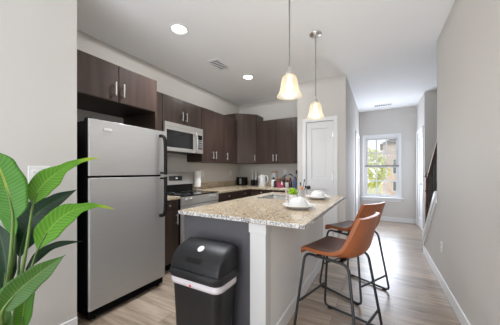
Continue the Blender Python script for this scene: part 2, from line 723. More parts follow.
# pantry: front wall with door opening, left side, long right side along the hall
bm = bmesh.new()
plate_holes(bm, -1.24, -0.467, 0, CEIL, [(-1.09, -0.645, -1, 2.045)], 3.9, 4.0, 'y')
struct('wall_pantry_front', bm, wall_m)
struct('wall_pantry_side', B((-1.24, -1.14, 4.0, 4.58, 0, CEIL)), wall_m)
bm = bmesh.new()
plate_holes(bm, 4.0, 6.62, 0, CEIL, [(5.62, 6.42, -1, 2.05)], -0.567, -0.467, 'x')
struct('wall_hall_left', bm, wall_m)
WX0, WX1, WZ0, WZ1 = -0.342, 0.402, 0.585, 2.075
bm = bmesh.new()
plate_holes(bm, -0.567, 0.86, 0, CEIL, [(WX0, WX1, WZ0, WZ1)], 6.62, 6.75, 'y')
struct('wall_far', bm, wall_m)
bm = bmesh.new()
plate_holes(bm, 5.5, 6.62, 0, CEIL, [(5.66, 6.42, -1, 2.05)], 0.74, 0.86, 'x')
struct('wall_hall_right', bm, wall_m)
struct('wall_stair_end', B((0.86, 2.0, 5.5, 5.62, 0, CEIL)), wall_m)
struct('wall_stair_side', B((1.9, 2.1, -6.3, 5.5, 0, CEIL)), wall_m)
struct('wall_right', B((0.578, 0.70, -6.3, 3.42, 0, CEIL)), wall_m)
bm = bmesh.new()
prism(bm, [(3.42, 0), (4.30, 0), (4.30, 0.20), (3.42, 0.93)], 'x', 0.578, 0.70)
struct('wall_stair_knee', bm, wall_m)
# rear wall with the window that lights the room from behind the camera
bm = bmesh.new()
plate_holes(bm, -2.18, 0.578, 0, CEIL, [(-2.05, 0.45, 0.35, 2.35)], -6.3, -6.18, 'y')
struct('wall_rear', bm, wall_m)
bm = bmesh.new()
plate_holes(bm, -2.05, 0.45, 0.35, 2.35, [(-2.0, -1.24, 0.40, 2.30), (-1.18, -0.42, 0.40, 2.30), (-0.36, 0.40, 0.40, 2.30)], -6.28, -6.20, 'y')
wr = struct('window_2', bm, trim_m)
struct('window_glass', B((-2.02, 0.42, -6.245, -6.24, 0.38, 2.32)), glass_m, wr)


# cap of the stair knee wall
bm = bmesh.new()
prism(bm, [(3.40, 0.93), (4.33, 0.158), (4.33, 0.098), (4.315, 0.05), (4.315, 0.20), (3.42, 0.935)], 'x', 0.575, 0.577)
bm.free()
bm = bmesh.new()
prism(bm, [(3.421, 0.93), (4.33, 0.176), (4.345, 0.22), (4.345, 0.262), (3.50, 0.965), (3.421, 1.00)], 'x', 0.556, 0.722)
struct('trim_stair_cap', bm, trim_m, bevel=0.004)
bm = bmesh.new()
prism(bm, [(3.421, 0.855), (4.302, 0.125), (4.302, 0.19), (3.421, 0.92)], 'x', 0.563, 0.578)
struct('trim_stair_skirt', bm, trim_m)
struct('trim_stair_post', B((0.562, 0.716, 4.301, 4.318, 0, 0.19)), trim_m, bevel=0.003)

BH, BT = 0.115, 0.014


def baseboard(name, x0, x1, y0, y1):
    bm = B((x0, x1, y0, y1, 0, BH))
    cx, cy = (x0+x1)/2, (y0+y1)/2
    struct(name, bm, trim_m, bevel=0.005)


baseboard('baseboard_left', -2.03, -2.03+BT, -6.18, 0.914)
baseboard('baseboard_right', 0.578-BT, 0.578, -6.18, 4.30)
baseboard('baseboard_far', -0.467, 0.74, 6.62-BT, 6.62)
baseboard('baseboard_pantry_left', -1.24, -1.15, 3.9-BT, 3.9)
baseboard('baseboard_pantry_right', -0.58, -0.467, 3.9-BT, 3.9)
baseboard('baseboard_hall_left', -0.467, -0.467+BT, 3.9-BT, 5.555)
baseboard('baseboard_hall_right', 0.74-BT, 0.74, 5.5, 5.60)
baseboard('baseboard_stair_end', 0.86, 1.9, 5.5-BT, 5.5)


def casing(name, axis, u0, u1, z1, face, out, w=0.062, t=0.016):
    """door casing: legs and head outside the opening u0..u1, sitting on the wall face and standing out by t in direction out"""
    a0, a1 = sorted((face, face+out*t))
    bm = bmesh.new()
    plate_holes(bm, u0-w, u1+w, 0, z1+w, [(u0, u1, -1, z1)], a0, a1, axis)
    return struct(name, bm, trim_m, bevel=0.004)


def panel_door(bm, axis, u0, u1, z0, z1, f0, f1, panels, rec=0.016):
    """door slab between faces f0 and f1 with recessed panels on both faces"""
    plate_holes(bm, u0, u1, z0, z1, panels, f0, f1, axis)
    s = 1 if f1 > f0 else -1
    for (a, b, c, d) in panels:
        q0, q1 = f0+s*rec, f1-s*rec
        if axis == 'y':
            box(bm, a, b, min(q0, q1), max(q0, q1), c, d)
            box(bm, a+0.035, b-0.035, min(q0, q1)-0.005, max(q0, q1)+0.005, c+0.035, d-0.035)
        else:
            box(bm, min(q0, q1), max(q0, q1), a, b, c, d)
            box(bm, min(q0, q1)-0.005, max(q0, q1)+0.005, a+0.035, b-0.035, c+0.035, d-0.035)


# door_1: pantry
casing('trim_pantry_door', 'y', -1.09, -0.645, 2.045, 3.9, -1)
bm = bmesh.new()
panel_door(bm, 'y', -1.087, -0.648, 0.012, 2.04, 3.905, 3.94, [(-1.00, -0.735, 1.10, 1.93), (-1.00, -0.735, 0.22, 0.93)])
d1 = struct('door_1', bm, doorw_m, bevel=0.003)
bm = bmesh.new()
lathe(bm, [(0.0, 0), (0.03, 0), (0.03, 0.006), (0.011, 0.010), (0.010, 0.030), (0.024, 0.036), (0.029, 0.048), (0.022, 0.060), (0, 0.063)][::-1], -1.045, 3.905, 0.955, axis='y')
for v in bm.verts:
    v.co.y = 3.905-(v.co.y-3.905)
k = obj('door_knob', bm, mat('dark_nickel', (0.07, 0.068, 0.066), 0.35, 1.0), d1)
k['label'] = 'dark nickel door knob'
for hz in (1.82, 1.12, 0.25):
    bm = bmesh.new()
    lathe(bm, [(0.007, -0.045), (0.007, 0.045)], -0.646, 3.897, hz, n=10)
    box(bm, -0.668, -0.646, 3.9, 3.906, hz-0.045, hz+0.045)
    obj('hinge', bm, nickel_m, d1)
# door_2: on the hall's left wall
casing('trim_hall_door_left', 'x', 5.62, 6.42, 2.05, -0.467, 1)
bm = bmesh.new()
panel_door(bm, 'x', 5.623, 6.417, 0.012, 2.045, -0.50, -0.475, [(5.74, 6.30, 1.10, 1.93), (5.74, 6.30, 0.22, 0.93)])
struct('door_2', bm, doorw_m)
# door_3: on the hall's right wall
casing('trim_hall_door_right', 'x', 5.66, 6.42, 2.05, 0.74, -1)
bm = bmesh.new()
panel_door(bm, 'x', 5.663, 6.417, 0.012, 2.045, 0.748, 0.783, [(5.78, 6.30, 1.10, 1.93), (5.78, 6.30, 0.22, 0.93)])
d3 = struct('door_3', bm, doorw_m)
bm = bmesh.new()
lathe(bm, [(0.028, 0), (0.028, 0.008), (0.01, 0.012), (0.01, 0.045), (0.0, 0.047)], 0, 0, 0, n=16, axis='x')
box(bm, 0.035, 0.048, -0.01, 0.11, -0.009, 0.009)
for v in bm.verts:
    v.co = Vector((0.748-v.co.x, 5.74+v.co.y, 0.97+v.co.z))
obj('door_handle', bm, mat('dark_nickel', (0.2, 0.19, 0.18), 0.3, 1.0), d3)
for hz in (1.80, 1.10, 0.25):
    bm = bmesh.new()
    lathe(bm, [(0.008, -0.045), (0.008, 0.045)], 0.738, 6.418, hz, n=10)
    obj('hinge', bm, nickel_m, d3)

# window_1: double-hung hall window with muntins
bm = bmesh.new()
y0, y1 = 6.64, 6.70
plate_holes(bm, WX0, WX1, WZ0, WZ1, [(WX0+0.03, WX1-0.03, WZ0+0.03, WZ1-0.03)], y0-0.02, y1+0.02, 'y')
w1 = struct('window_1', bm, trim_m)
mz = (WZ0+WZ1)/2
for (a, b, yy) in ((mz-0.015, WZ1-0.03, 6.685), (WZ0+0.03, mz+0.02, 6.655)):
    xs0, xs1 = WX0+0.03, WX1-0.03
    iw = (xs1-xs0-0.07-0.056)/3
    holes = []
    ih = (b-a-0.07-0.028)/2
    for i in range(3):
        for j in range(2):
            ux = xs0+0.035+i*(iw+0.028)
            vz = a+0.035+j*(ih+0.028)
            holes.append((ux, ux+iw, vz, vz+ih))
    bm = bmesh.new()
    plate_holes(bm, xs0, xs1, a, b, holes, yy-0.014, yy+0.014, 'y')
    s_ = struct('window_sash', bm, trim_m, w1)
    struct('window_pane', B((xs0+0.02, xs1-0.02, yy-0.002, yy+0.002, a+0.02, b-0.02)), glass_m, s_)
bm = bmesh.new()
plate_holes(bm, WX0-0.045, WX1+0.045, WZ0-0.005, WZ1+0.06, [(WX0, WX1, WZ0-0.1, WZ1)], 6.60, 6.62, 'y')
struct('window_frame', bm, trim_m, w1, bevel=0.004)
struct('window_sill', B((WX0-0.085, WX1+0.085, 6.555, 6.64, WZ0-0.03, WZ0), (WX0-0.045, WX1+0.045, 6.602, 6.62, WZ0-0.10, WZ0-0.03)), trim_m, w1, bevel=0.004)
# the blind, half lowered
bl = thing('window_blind', 'white slatted blind half lowered over the far hall window', 'blind', (0.03, 6.632, WZ1))
part_box('headrail', trim_m, bl, (WX0+0.004, WX1-0.004, 6.610, 6.640, WZ1-0.04, WZ1-0.002))
part_box('bottom_rail', mat('blind_rail_grey', (0.30, 0.29, 0.28), 0.5), bl, (WX0+0.006, WX1-0.006, 6.609, 6.639, 1.335, 1.375))
bm = bmesh.new()
z = 1.395
while z < WZ1-0.05:
    prism(bm, [(6.612, z+0.004), (6.637, z-0.004), (6.637, z-0.0015), (6.612, z+0.0065)], 'x', WX0+0.008, WX1-0.008)
    z += 0.034
for xx in (WX0+0.12, WX1-0.12):
    rod(bm, (xx, 6.624, 1.36), (xx, 6.624, WZ1-0.02), 0.0012, 6)
obj('slats', bm, blind_m, bl)

# outside beyond the hall window
struct('ground_outside', B((-14, 14, 7.2, 40, -0.9, -0.6)), grass_m)
tr = thing('yard_tree', 'yellow green tree seen through the far window', 'tree', (-0.75, 13.0, -0.6))
bm = bmesh.new()
tube(bm, smooth_path([(-0.75, 13, -0.6), (-0.70, 13, 0.6), (-0.80, 13.05, 1.6), (-0.75, 13, 2.3)]), [0.12]*6+[0.1]*6+[0.07]*7, 10)
obj('trunk', bm, bark_m, tr)
bm = bmesh.new()
rnd = random.Random(3)
for i in range(900):
    th, ph = rnd.random()*2*PI, math.acos(2*rnd.random()-1)
    rr = 0.55+0.45*rnd.random()**0.5
    c = Vector((-0.75+1.15*rr*math.sin(ph)*math.cos(th), 13+1.1*rr*math.sin(ph)*math.sin(th), 1.35+1.05*rr*math.cos(ph)))
    M = Matrix.Rotation(rnd.random()*6, 3, Vector((rnd.random()-.5, rnd.random()-.5, rnd.random()-.5)).normalized())
    s = 0.10+0.07*rnd.random()
    vs = [bm.verts.new(c+M @ Vector(p)*s) for p in ((-1, 0, 0), (0, -.5, .1), (1, 0, 0), (0, .5, .1))]
    bm.faces.new(vs)
obj('foliage', bm, yleaf_m, tr, smooth=0)
hs = thing('brick_house', 'red brick house with gable roof beyond the far window', 'house', (2.6, 20, -0.6))
bm = bmesh.new()
plate_holes(bm, 0.2, 6.2, -0.6, 3.2, [(0.75, 1.35, 1.0, 2.1), (0.75, 1.35, -0.2, 0.6), (2.2, 2.9, 1.0, 2.1)], 19.0, 19.2, 'y')
box(bm, 0.2, 0.4, 19.2, 24, -0.6, 3.2)
box(bm, 6.0, 6.2, 19.2, 24, -0.6, 3.2)
obj('wall', bm, brick_m, hs, smooth=0)
bm = bmesh.new()
prism(bm, [(0.0, 3.1), (6.4, 3.1), (3.2, 5.0)], 'y', 18.8, 24)
obj('roof', bm, roof_m, hs, smooth=0)
for a, b, c, d in ((0.75, 1.35, 1.0, 2.1), (0.75, 1.35, -0.2, 0.6), (2.2, 2.9, 1.0, 2.1)):
    bm = bmesh.new()
    plate_holes(bm, a, b, c, d, [(a+.06, (a+b)/2-.03, c+.06, d-.06), ((a+b)/2+.03, b-.06, c+.06, d-.06)], 19.05, 19.12, 'y')
    f = obj('window', bm, trim_m, hs, smooth=0)
    obj('pane', B((a+.03, b-.03, 19.08, 19.09, c+.03, d-.03)), mat('dark_pane', (0.2, 0.22, 0.25), 0.1), f, smooth=0)

# stairs behind the knee wall
bm = bmesh.new()
for i in range(9):
    yb = 5.10-0.28*i
    box(bm, 0.702, 1.898, yb-0.28, yb, 0 if i == 0 else 0.19*i-0.19, 0.19*(i+1))
st = struct('stairs', bm, carpet_m, bevel=0.01)
st['kind'] = 'structure'
st['label'] = 'carpeted stairs rising behind the right wall'
rl = thing('stair_railing', 'brown wooden stair handrail and newel with dark iron balusters', 'railing', (0.745, 5.20, 0.0))
NX = 0.755
bm = bmesh.new()
box(bm, NX-0.04, NX+0.04, 5.16, 5.24, 0.0, 1.12)
box(bm, NX-0.05, NX+0.05, 5.15, 5.25, 0.86, 0.90)
box(bm, NX-0.055, NX+0.055, 5.145, 5.255, 1.12, 1.15)
lathe(bm, [(0.035, 1.15), (0.045, 1.17), (0.03, 1.20), (0, 1.21)], NX, 5.20, 0, n=12)
obj('newel_post', bm, brownwood_m, rl, bevel=0.004)
bm = bmesh.new()


def rail_z(y):
    return 1.085+(5.20-y)*0.665


prism(bm, [(5.17, rail_z(5.17)-0.03), (5.17, rail_z(5.17)+0.03), (2.9, rail_z(2.9)+0.03), (2.9, rail_z(2.9)-0.03)], 'x', NX-0.03, NX+0.03)
obj('handrail', bm, brownwood_m, rl, bevel=0.012, seg=3)
for i in range(14):
    yy = 5.06-i*0.125
    step = max(0, min(8, math.floor((5.10-yy)/0.28)))
    bm = bmesh.new()
    rod(bm, (NX, yy, 0.19*(step+1)), (NX, yy, rail_z(yy)-0.02), 0.009, 8)
    zc = 0.19*(step+1)+0.45
    lathe(bm, [(0.009, -0.05), (0.02, -0.02), (0.02, 0.02), (0.009, 0.05)], NX, yy, zc, n=8)
    obj('baluster', bm, iron_m, rl)


# outlets and switch plates
def outlet(label, loc, normal, w=0.07, h=0.115, double_switch=False, group='white wall outlets'):
    o = thing('light_switch' if double_switch else 'wall_outlet', label, 'light switch' if double_switch else 'outlet', loc, normal, None if double_switch else group)
    bm = B((-w/2, w/2, -0.007, 0, -h/2, h/2))
    obj('cover_plate', bm, plast_m, o, bevel=0.003, local=True)
    if double_switch:
        for xx in (-0.023, 0.023):
            bm = bmesh.new()
            prism(bm, [(-0.0065, -0.033), (-0.0065, 0.033), (-0.011, 0.031), (-0.0075, -0.031)], 'x', xx-0.016, xx+0.016)
            obj('rocker', bm, plast_m, o, local=True, bevel=0.001)
    else:
        for zz in (-0.021, 0.021):
            bm = bmesh.new()
            lathe(bm, [(0.0165, 0.0065), (0.0165, 0.009), (0, 0.009)], 0, 0, zz, n=20, axis='y')
            for v in bm.verts:
                v.co.y = -v.co.y
            s = obj('socket', bm, plast_m, o, local=True)
            bm = B((-0.008, -0.005, -0.0096, -0.0085, zz-0.002, zz+0.008), (0.005, 0.008, -0.0096, -0.0085, zz-0.002, zz+0.008), (-0.002, 0.002, -0.0096, -0.0085, zz-0.011, zz-0.007))
            obj('slot', bm, blackmat_m, s, local=True, smooth=0)
    return o


outlet('white double light switch plate on the wall behind the big leafy plant', (-2.03, 0.687, 1.203), PI/2, 0.118, 0.122, True)
outlet('white outlet on kitchen wall beside the paper towel roll', (-2.83, 3.29, 1.19), PI/2)
outlet('white outlet on kitchen wall under the narrow upper cabinet, before the corner', (-2.83, 4.20, 1.19), PI/2)
outlet('white outlet on back wall above the black and clear grinders', (-2.504, 4.58, 1.19), 0)
outlet('white outlet on back wall behind the faucet arc', (-1.716, 4.58, 1.20), 0)
outlet('white outlet low on right hall wall above the baseboard', (0.578, 3.171, 0.42), -PI/2)
pg = thing('plug_adapter', 'black plug adapter with cord on back wall beside the pantry', 'plug adapter', (-1.452, 4.58, 1.21))
part_box('adapter_body', black_m, pg, (-1.48, -1.425, 4.54, 4.578, 1.17, 1.245), bevel=0.006)
bm = bmesh.new()
tube(bm, smooth_path([(-1.452, 4.55, 1.175), (-1.455, 4.55, 1.10), (-1.46, 4.53, 1.0), (-1.46, 4.50, 0.918)]), 0.004, 8)
obj('cord', bm, black_m, pg)

# ceiling vents and lamps
for lab, x, y, w, l in (('white louvred ceiling vent between the two recessed kitchen lights', -1.993, 2.671, 0.15, 0.30), ('white ceiling vent above the hall end by the far window', 0.06, 6.14, 0.32, 0.10)):
    v = thing('ceiling_vent', lab, 'vent', (x, y, CEIL), 0, 'ceiling vents')
    bm = bmesh.new()
    plate_holes(bm, x-w/2-.02, x+w/2+.02, y-l/2-.02, y+l/2+.02, [(x-w/2, x+w/2, y-l/2, y+l/2)], CEIL-0.012, CEIL-0.001, 'z')
    obj('frame', bm, trim_m, v, bevel=0.003)
    part_box('backing', mat('vent_dark', (0.05, 0.05, 0.05), 0.8), v, (x-w/2, x+w/2, y-l/2, y+l/2, CEIL-0.003, CEIL-0.0005), bevel=0)
    bm = bmesh.new()
    n = 7
    if l > w:
        for i in range(n):
            yy = y-l/2+(i+0.5)*l/n
            prism(bm, [(yy-0.008, CEIL-0.004), (yy-0.006, CEIL-0.0035), (yy+0.002, CEIL-0.011), (yy+0.000, CEIL-0.0115)], 'x', x-w/2, x+w/2)
    else:
        for i in range(n):
            xx = x-w/2+(i+0.5)*w/n
            prism(bm, [(xx-0.010, CEIL-0.004), (xx-0.008, CEIL-0.003), (xx+0.010, CEIL-0.011), (xx+0.008, CEIL-0.012)], 'y', y-l/2, y+l/2)
    obj('louvre', bm, trim_m, v, smooth=0)
for lab, x, y in (('lit recessed ceiling light above the refrigerator end of the kitchen', -1.867, 1.796), ('lit recessed ceiling light further back before the corner cabinets', -1.852, 3.253)):
    v = thing('recessed_light', lab, 'ceiling light', (x, y, CEIL), 0, 'recessed kitchen ceiling lights')
    bm = bmesh.new()
    lathe(bm, [(0.098, 0), (0.098, -0.006), (0.085, -0.010), (0.078, -0.006), (0.070, -0.001), (0.070, 0.0)], x, y, CEIL-0.0005, n=36, close=False)
    obj('trim_ring', bm, trim_m, v)
    bm = bmesh.new()
    lathe(bm, [(0.0695, -0.002), (0.05, -0.004), (0, -0.005)], x, y, CEIL, n=32)
    obj('lens', bm, lampglow_m, v)
    spot_light('recessed_wide_glow', (x, y, CEIL-0.03), 12, (0.98, 0.985, 0.98), 3.12, 0.02, 0.04)
    spot_light('recessed_down_beam', (x, y, CEIL-0.03), 104, (0.93, 0.98, 1.05), 2.0, 1.0, 0.06)

# pendants
for lab, x, y in (('bell glass pendant lamp hanging over the near stool side of the island', -0.62, 1.745), ('bell glass pendant lamp in front of the white pantry door', -0.62, 2.594)):
    p = thing('pendant_lamp', lab, 'pendant lamp', (x, y, CEIL), 0, 'glass pendant lamps over the island')
    bm = bmesh.new()
    lathe(bm, [(0.0, -0.028), (0.03, -0.026), (0.055, -0.018), (0.065, -0.006), (0.065, 0)], x, y, CEIL-0.0005, n=32)
    obj('canopy', bm, nickel_m, p)
    bm = bmesh.new()
    lathe(bm, [(0.006, 2.03), (0.006, CEIL-0.02)], x, y, 0, n=12)
    obj('rod', bm, mat('brushed_nickel_rod', (0.34, 0.33, 0.32), 0.45, 0.8), p)
    bm = bmesh.new()
    lathe(bm, [(0.005, 2.05), (0.012, 2.035), (0.014, 2.015), (0.03, 1.995), (0.033, 1.975), (0.028, 1.965)], x, y, 0, n=24)
    obj('socket_cap', bm, nickel_m, p)
    bm = bmesh.new()
    prof = [(0.030, 1.985), (0.048, 1.974), (0.060, 1.953), (0.067, 1.922), (0.071, 1.888), (0.078, 1.855), (0.091, 1.828), (0.099, 1.815)]
    inner = [(r-0.004, z-0.001) for r, z in prof[::-1]]
    lathe(bm, prof+inner, x, y, 0, n=40, close=False)
    obj('glass_shade', bm, shade_m, p)
    bm = bmesh.new()
    lathe(bm, [(0, 1.855), (0.018, 1.862), (0.027, 1.885), (0.024, 1.91), (0.014, 1.94), (0.014, 1.965), (0, 1.966)], x, y, 0, n=20)
    obj('bulb', bm, bulb_m, p)
    d = bpy.data.lights.new('pendant_light', 'POINT')
    d.energy = 7.0
    d.color = (0.97, 0.98, 1.0)
    d.shadow_soft_size = 0.05
    lo = bpy.data.objects.new('pendant_light', d)
    C.objects.link(lo)
    lo.location = (x, y, 1.825)


# ------------------------------------------------------------------ cabinets
def bar_pull(parent, p0, p1, out, r=0.0075):
    """bar handle from p0 to p1 standing off along out"""
    p0, p1, out = Vector(p0), Vector(p1), Vector(out)
    bm = bmesh.new()
    d = (p1-p0).normalized()
    rod(bm, p0+out, p1+out, r, 10)
    L = (p1-p0).length
    for t in (0.15, 0.85):
        q = p0+d*L*t
        rod(bm, q, q+out, r*0.8, 8)
    return obj('handle', bm, nickel_m, parent)


def cab_knob(parent, p, out):
    p, out = Vector(p), Vector(out)
    bm = bmesh.new()
    rod(bm, p, p+out*0.016, 0.005, 10)
    t = [p+out*0.014, p+out*0.018, p+out*0.024, p+out*0.027]
    tube(bm, t, [0.008, 0.0145, 0.0145, 0.006], 14)
    return obj('knob', bm, nickel_m, parent)


def left_upper(label, ya, yb, z0, z1, xf, doors, group='dark brown upper cabinets'):
    """upper cabinet on the left wall; doors: (y0, y1, handle side -1/1 or 0)"""
    t = thing('upper_cabinet', label, 'cabinet', (-2.83+(xf+2.83)/2, (ya+yb)/2, z0), 0, group)
    part_box('body', woodin_m, t, (-2.828, xf-0.021, ya, yb, z0, z1), bevel=0.001)
    for (a, b, s) in doors:
        d = part_box('door', wood_m, t, (xf-0.02, xf, a+0.003, b-0.003, z0+0.003, z1-0.003), bevel=0.002)
        if s:
            hy = (b-0.042) if s > 0 else (a+0.038)
            bar_pull(d, (xf, hy, z0+0.055), (xf, hy, z0+0.185), (0.028, 0, 0))
    return t


left_upper('wide dark brown two-door cabinet above the refrigerator', 0.985, 1.786, 1.897, 2.260, -2.225, [(0.985, 1.362, 1), (1.362, 1.786, -1)])
part = obj('cabinet_panel', B((-2.828, -2.228, 1.788, 1.808, 0, 2.26)), wood_m, bevel=0.001)
tag(part, 'tall dark brown side panel between refrigerator and stove cabinets', 'panel')
left_upper('narrow dark brown upper cabinet between refrigerator panel and microwave', 1.811, 2.125, 1.382, 2.262, -2.51, [(1.811, 2.125, 0)])
left_upper('dark brown two-door upper cabinet directly above the microwave', 2.128, 2.893, 1.897, 2.262, -2.51, [(2.128, 2.512, 1), (2.512, 2.893, -1)])
left_upper('dark brown two-door upper cabinet right of the microwave', 2.896, 3.556, 1.382, 2.266, -2.51, [(2.896, 3.216, 1), (3.216, 3.556, -1)])
left_upper('dark brown single-door upper cabinet just before the corner cabinet', 3.559, 3.965, 1.382, 2.266, -2.51, [(3.559, 3.965, -1)])
# diagonal corner cabinet, taller
cc = thing('corner_cabinet', 'tallest dark brown upper cabinet with diagonal door in the kitchen corner', 'cabinet', (-2.55, 4.3, 1.372), 0, 'dark brown upper cabinets')
bm = bmesh.new()
CT = 2.395
prism(bm, [(-2.828, 3.968), (-2.525, 3.968), (-2.222, 4.271), (-2.222, 4.578), (-2.828, 4.578)], 'z', 1.384, CT)
obj('body', bm, wood_m, cc, bevel=0.002)
a_, b_ = Vector((-2.523, 3.976, 0)), Vector((-2.230, 4.269, 0))
n_ = Vector((0.7071, -0.7071, 0))
u_ = (b_-a_).normalized()
bm = bmesh.new()
q = [a_+u_*0.012+n_*0.002, b_-u_*0.012+n_*0.002, b_-u_*0.012+n_*0.021, a_+u_*0.012+n_*0.021]
prism(bm, [(p.x, p.y) for p in q], 'z', 1.388, CT-0.012)
dd = obj('door', bm, wood_m, cc, bevel=0.002)
hp = b_-u_*0.05+n_*0.021
bar_pull(dd, (hp.x, hp.y, 1.43), (hp.x, hp.y, 1.56), n_*0.028)
# back wall upper
t = thing('upper_cabinet', 'dark brown two-door upper cabinet on back wall beside the pantry', 'cabinet', (-1.73, 4.42, 1.372), 0, 'dark brown upper cabinets')
part_box('body', woodin_m, t, (-2.218, -1.242, 4.291, 4.578, 1.384, 2.255), bevel=0.001)
for a, b, s in ((-2.218, -1.811, 1), (-1.811, -1.39, -1)):
    d = part_box('door', wood_m, t, (a+0.002, b-0.002, 4.27, 4.29, 1.387, 2.252), bevel=0.002)
    hx = b-0.035 if s > 0 else a+0.035
    bar_pull(d, (hx, 4.27, 1.43), (hx, 4.27, 1.56), (0, -0.028, 0))
part_box('filler', wood_m, t, (-1.388, -1.242, 4.275, 4.29, 1.386, 2.253), bevel=0.001)


def left_base(label, ya, yb, rows, kind='drawer_door', handle=True):
    t = thing('base_cabinet', label, 'cabinet', (-2.52, (ya+yb)/2, 0), 0, 'dark brown base cabinets')
    part_box('body', woodin_m, t, (-2.828, -2.232, ya, yb, 0.10, 0.876), bevel=0.001)
    part_box('toe_kick', blackmat_m, t, (-2.80, -2.29, ya+0.002, yb-0.002, 0.0, 0.10), bevel=0)
    w = (yb-ya)/rows
    for i in range(rows):
        a, b = ya+i*w, ya+(i+1)*w
        d = part_box('drawer', wood_m, t, (-2.231, -2.211, a+0.003, b-0.003, 0.745, 0.868), bevel=0.002)
        cab_knob(d, (-2.211, (a+b)/2, 0.812), Vector((1, 0, 0)))
        d = part_box('door', wood_m, t, (-2.231, -2.211, a+0.003, b-0.003, 0.11, 0.737), bevel=0.002)
        hy = b-0.04
        bar_pull(d, (-2.211, hy, 0.57), (-2.211, hy, 0.70), (0.028, 0, 0))
    return t


left_base('narrow dark brown base cabinet between refrigerator and stove', 1.811, 2.122, 1)
left_base('dark brown base cabinet right of the stove with one wide drawer', 2.905, 3.556, 1)
left_base('dark brown base cabinet in the corner of the left counter run', 3.559, 3.955, 1)
t = thing('base_cabinet', 'dark brown base cabinet along the back wall under the kettle', 'cabinet', (-1.72, 4.25, 0), 0, 'dark brown base cabinets')
part_box('body', woodin_m, t, (-2.205, -1.242, 3.985, 4.578, 0.10, 0.876), bevel=0.001)
part_box('toe_kick', blackmat_m, t, (-2.2, -1.245, 4.04, 4.5, 0.0, 0.10), bevel=0)
for a, b in ((-2.20, -1.72), (-1.72, -1.245)):
    d = part_box('drawer', wood_m, t, (a+0.003, b-0.003, 3.965, 3.985, 0.745, 0.868), bevel=0.002)
    cab_knob(d, ((a+b)/2, 3.965, 0.825), Vector((0, -1, 0)))
    d = part_box('door', wood_m, t, (a+0.003, b-0.003, 3.965, 3.985, 0.11, 0.737), bevel=0.002)
    bar_pull(d, (b-0.04, 3.965, 0.57), (b-0.04, 3.965, 0.70), (0, -0.028, 0))

# worktops on the wall runs
ct = obj('worktop', B((-2.828, -2.185, 1.811, 2.124, 0.878, 0.914)), granite_m, bevel=0.004)
tag(ct, 'short granite worktop between refrigerator and stove', 'worktop')
obj('backsplash', B((-2.828, -2.808, 1.811, 2.124, 0.914, 1.015)), granite_m, ct, bevel=0.003)
bm = bmesh.new()
prism(bm, [(-2.828, 2.898), (-2.185, 2.898), (-2.185, 3.94), (-1.242, 3.94), (-1.242, 4.578), (-2.828, 4.578)], 'z', 0.878, 0.914)
ct = obj('worktop', bm, granite_m, bevel=0.004)
tag(ct, 'L-shaped granite worktop running round the kitchen corner', 'worktop')
bm = bmesh.new()
prism(bm, [(-2.828, 2.898), (-2.808, 2.898), (-2.808, 4.558), (-1.242, 4.558), (-1.242, 4.578), (-2.828, 4.578)], 'z', 0.914, 1.015)
obj('backsplash', bm, granite_m, ct, bevel=0.003)

# ------------------------------------------------------------------ refrigerator
FX, FY0, FY1 = -2.035, 1.00, 1.762
fr = thing('refrigerator', 'tall stainless steel top-freezer refrigerator with black handles', 'refrigerator', (-2.42, 1.38, 0))
part_box('cabinet', blackmat_m, fr, (-2.80, FX-0.075, FY0+0.004, FY1-0.004, 0.045, 1.645), bevel=0.004)


def fridge_door(z0, z1, name):
    bm = bmesh.new()
    prof = []
    n = 8
    r = 0.014
    for k in range(n+1):
        a = PI/2*k/n
        prof.append((FX-r+r*math.sin(a), FY1-r+r*math.cos(a)))
    prof = [(FX-r, FY1)]+prof
    for k in range(n+1):
        a = PI/2*k/n
        prof.append((FX-r+r*math.cos(a), FY0+r-r*math.sin(a)))
    prof.append((FX-r, FY0))
    prism(bm, prof, 'z', z0, z1)
    d = obj(name, bm, steel_m, fr, bevel=0.003)
    part_box('door_liner', blackmat_m, d, (FX-0.072, FX-r-0.0005, FY0+0.001, FY1-0.001, z0+0.001, z1-0.001), bevel=0.002)
    return d


fz = fridge_door(1.191, 1.655, 'freezer_door')
fd = fridge_door(0.097, 1.172, 'fridge_door')
part_box('gasket', black_m, fr, (FX-0.074, FX-0.069, FY0+0.006, FY1-0.006, 0.10, 1.65), bevel=0)
bm = B((FX-0.07, FX-0.03, FY0+0.01, FY1-0.01, 0.022, 0.082))
for i in range(5):
    box(bm, FX-0.03, FX-0.024, FY0+0.03, FY1-0.03, 0.028+i*0.010, 0.033+i*0.010)
obj('kick_grille', bm, blackmat_m, fr, bevel=0.002)
for yy in (FY0+0.06, FY1-0.06):
    bm = bmesh.new()
    lathe(bm, [(0.018, 0.0), (0.018, 0.03), (0.01, 0.05)], FX-0.055, yy, 0, n=14)
    obj('foot', bm, black_m, fr)
    bm = bmesh.new()
    lathe(bm, [(0.018, 0.0), (0.018, 0.03), (0.01, 0.05)], -2.74, yy, 0, n=14)
    obj('foot', bm, black_m, fr)
bm = B((FX-0.10, FX-0.015, FY0+0.01, FY0+0.07, 1.645, 1.672))
obj('hinge_cover', bm, black_m, fr, bevel=0.006)
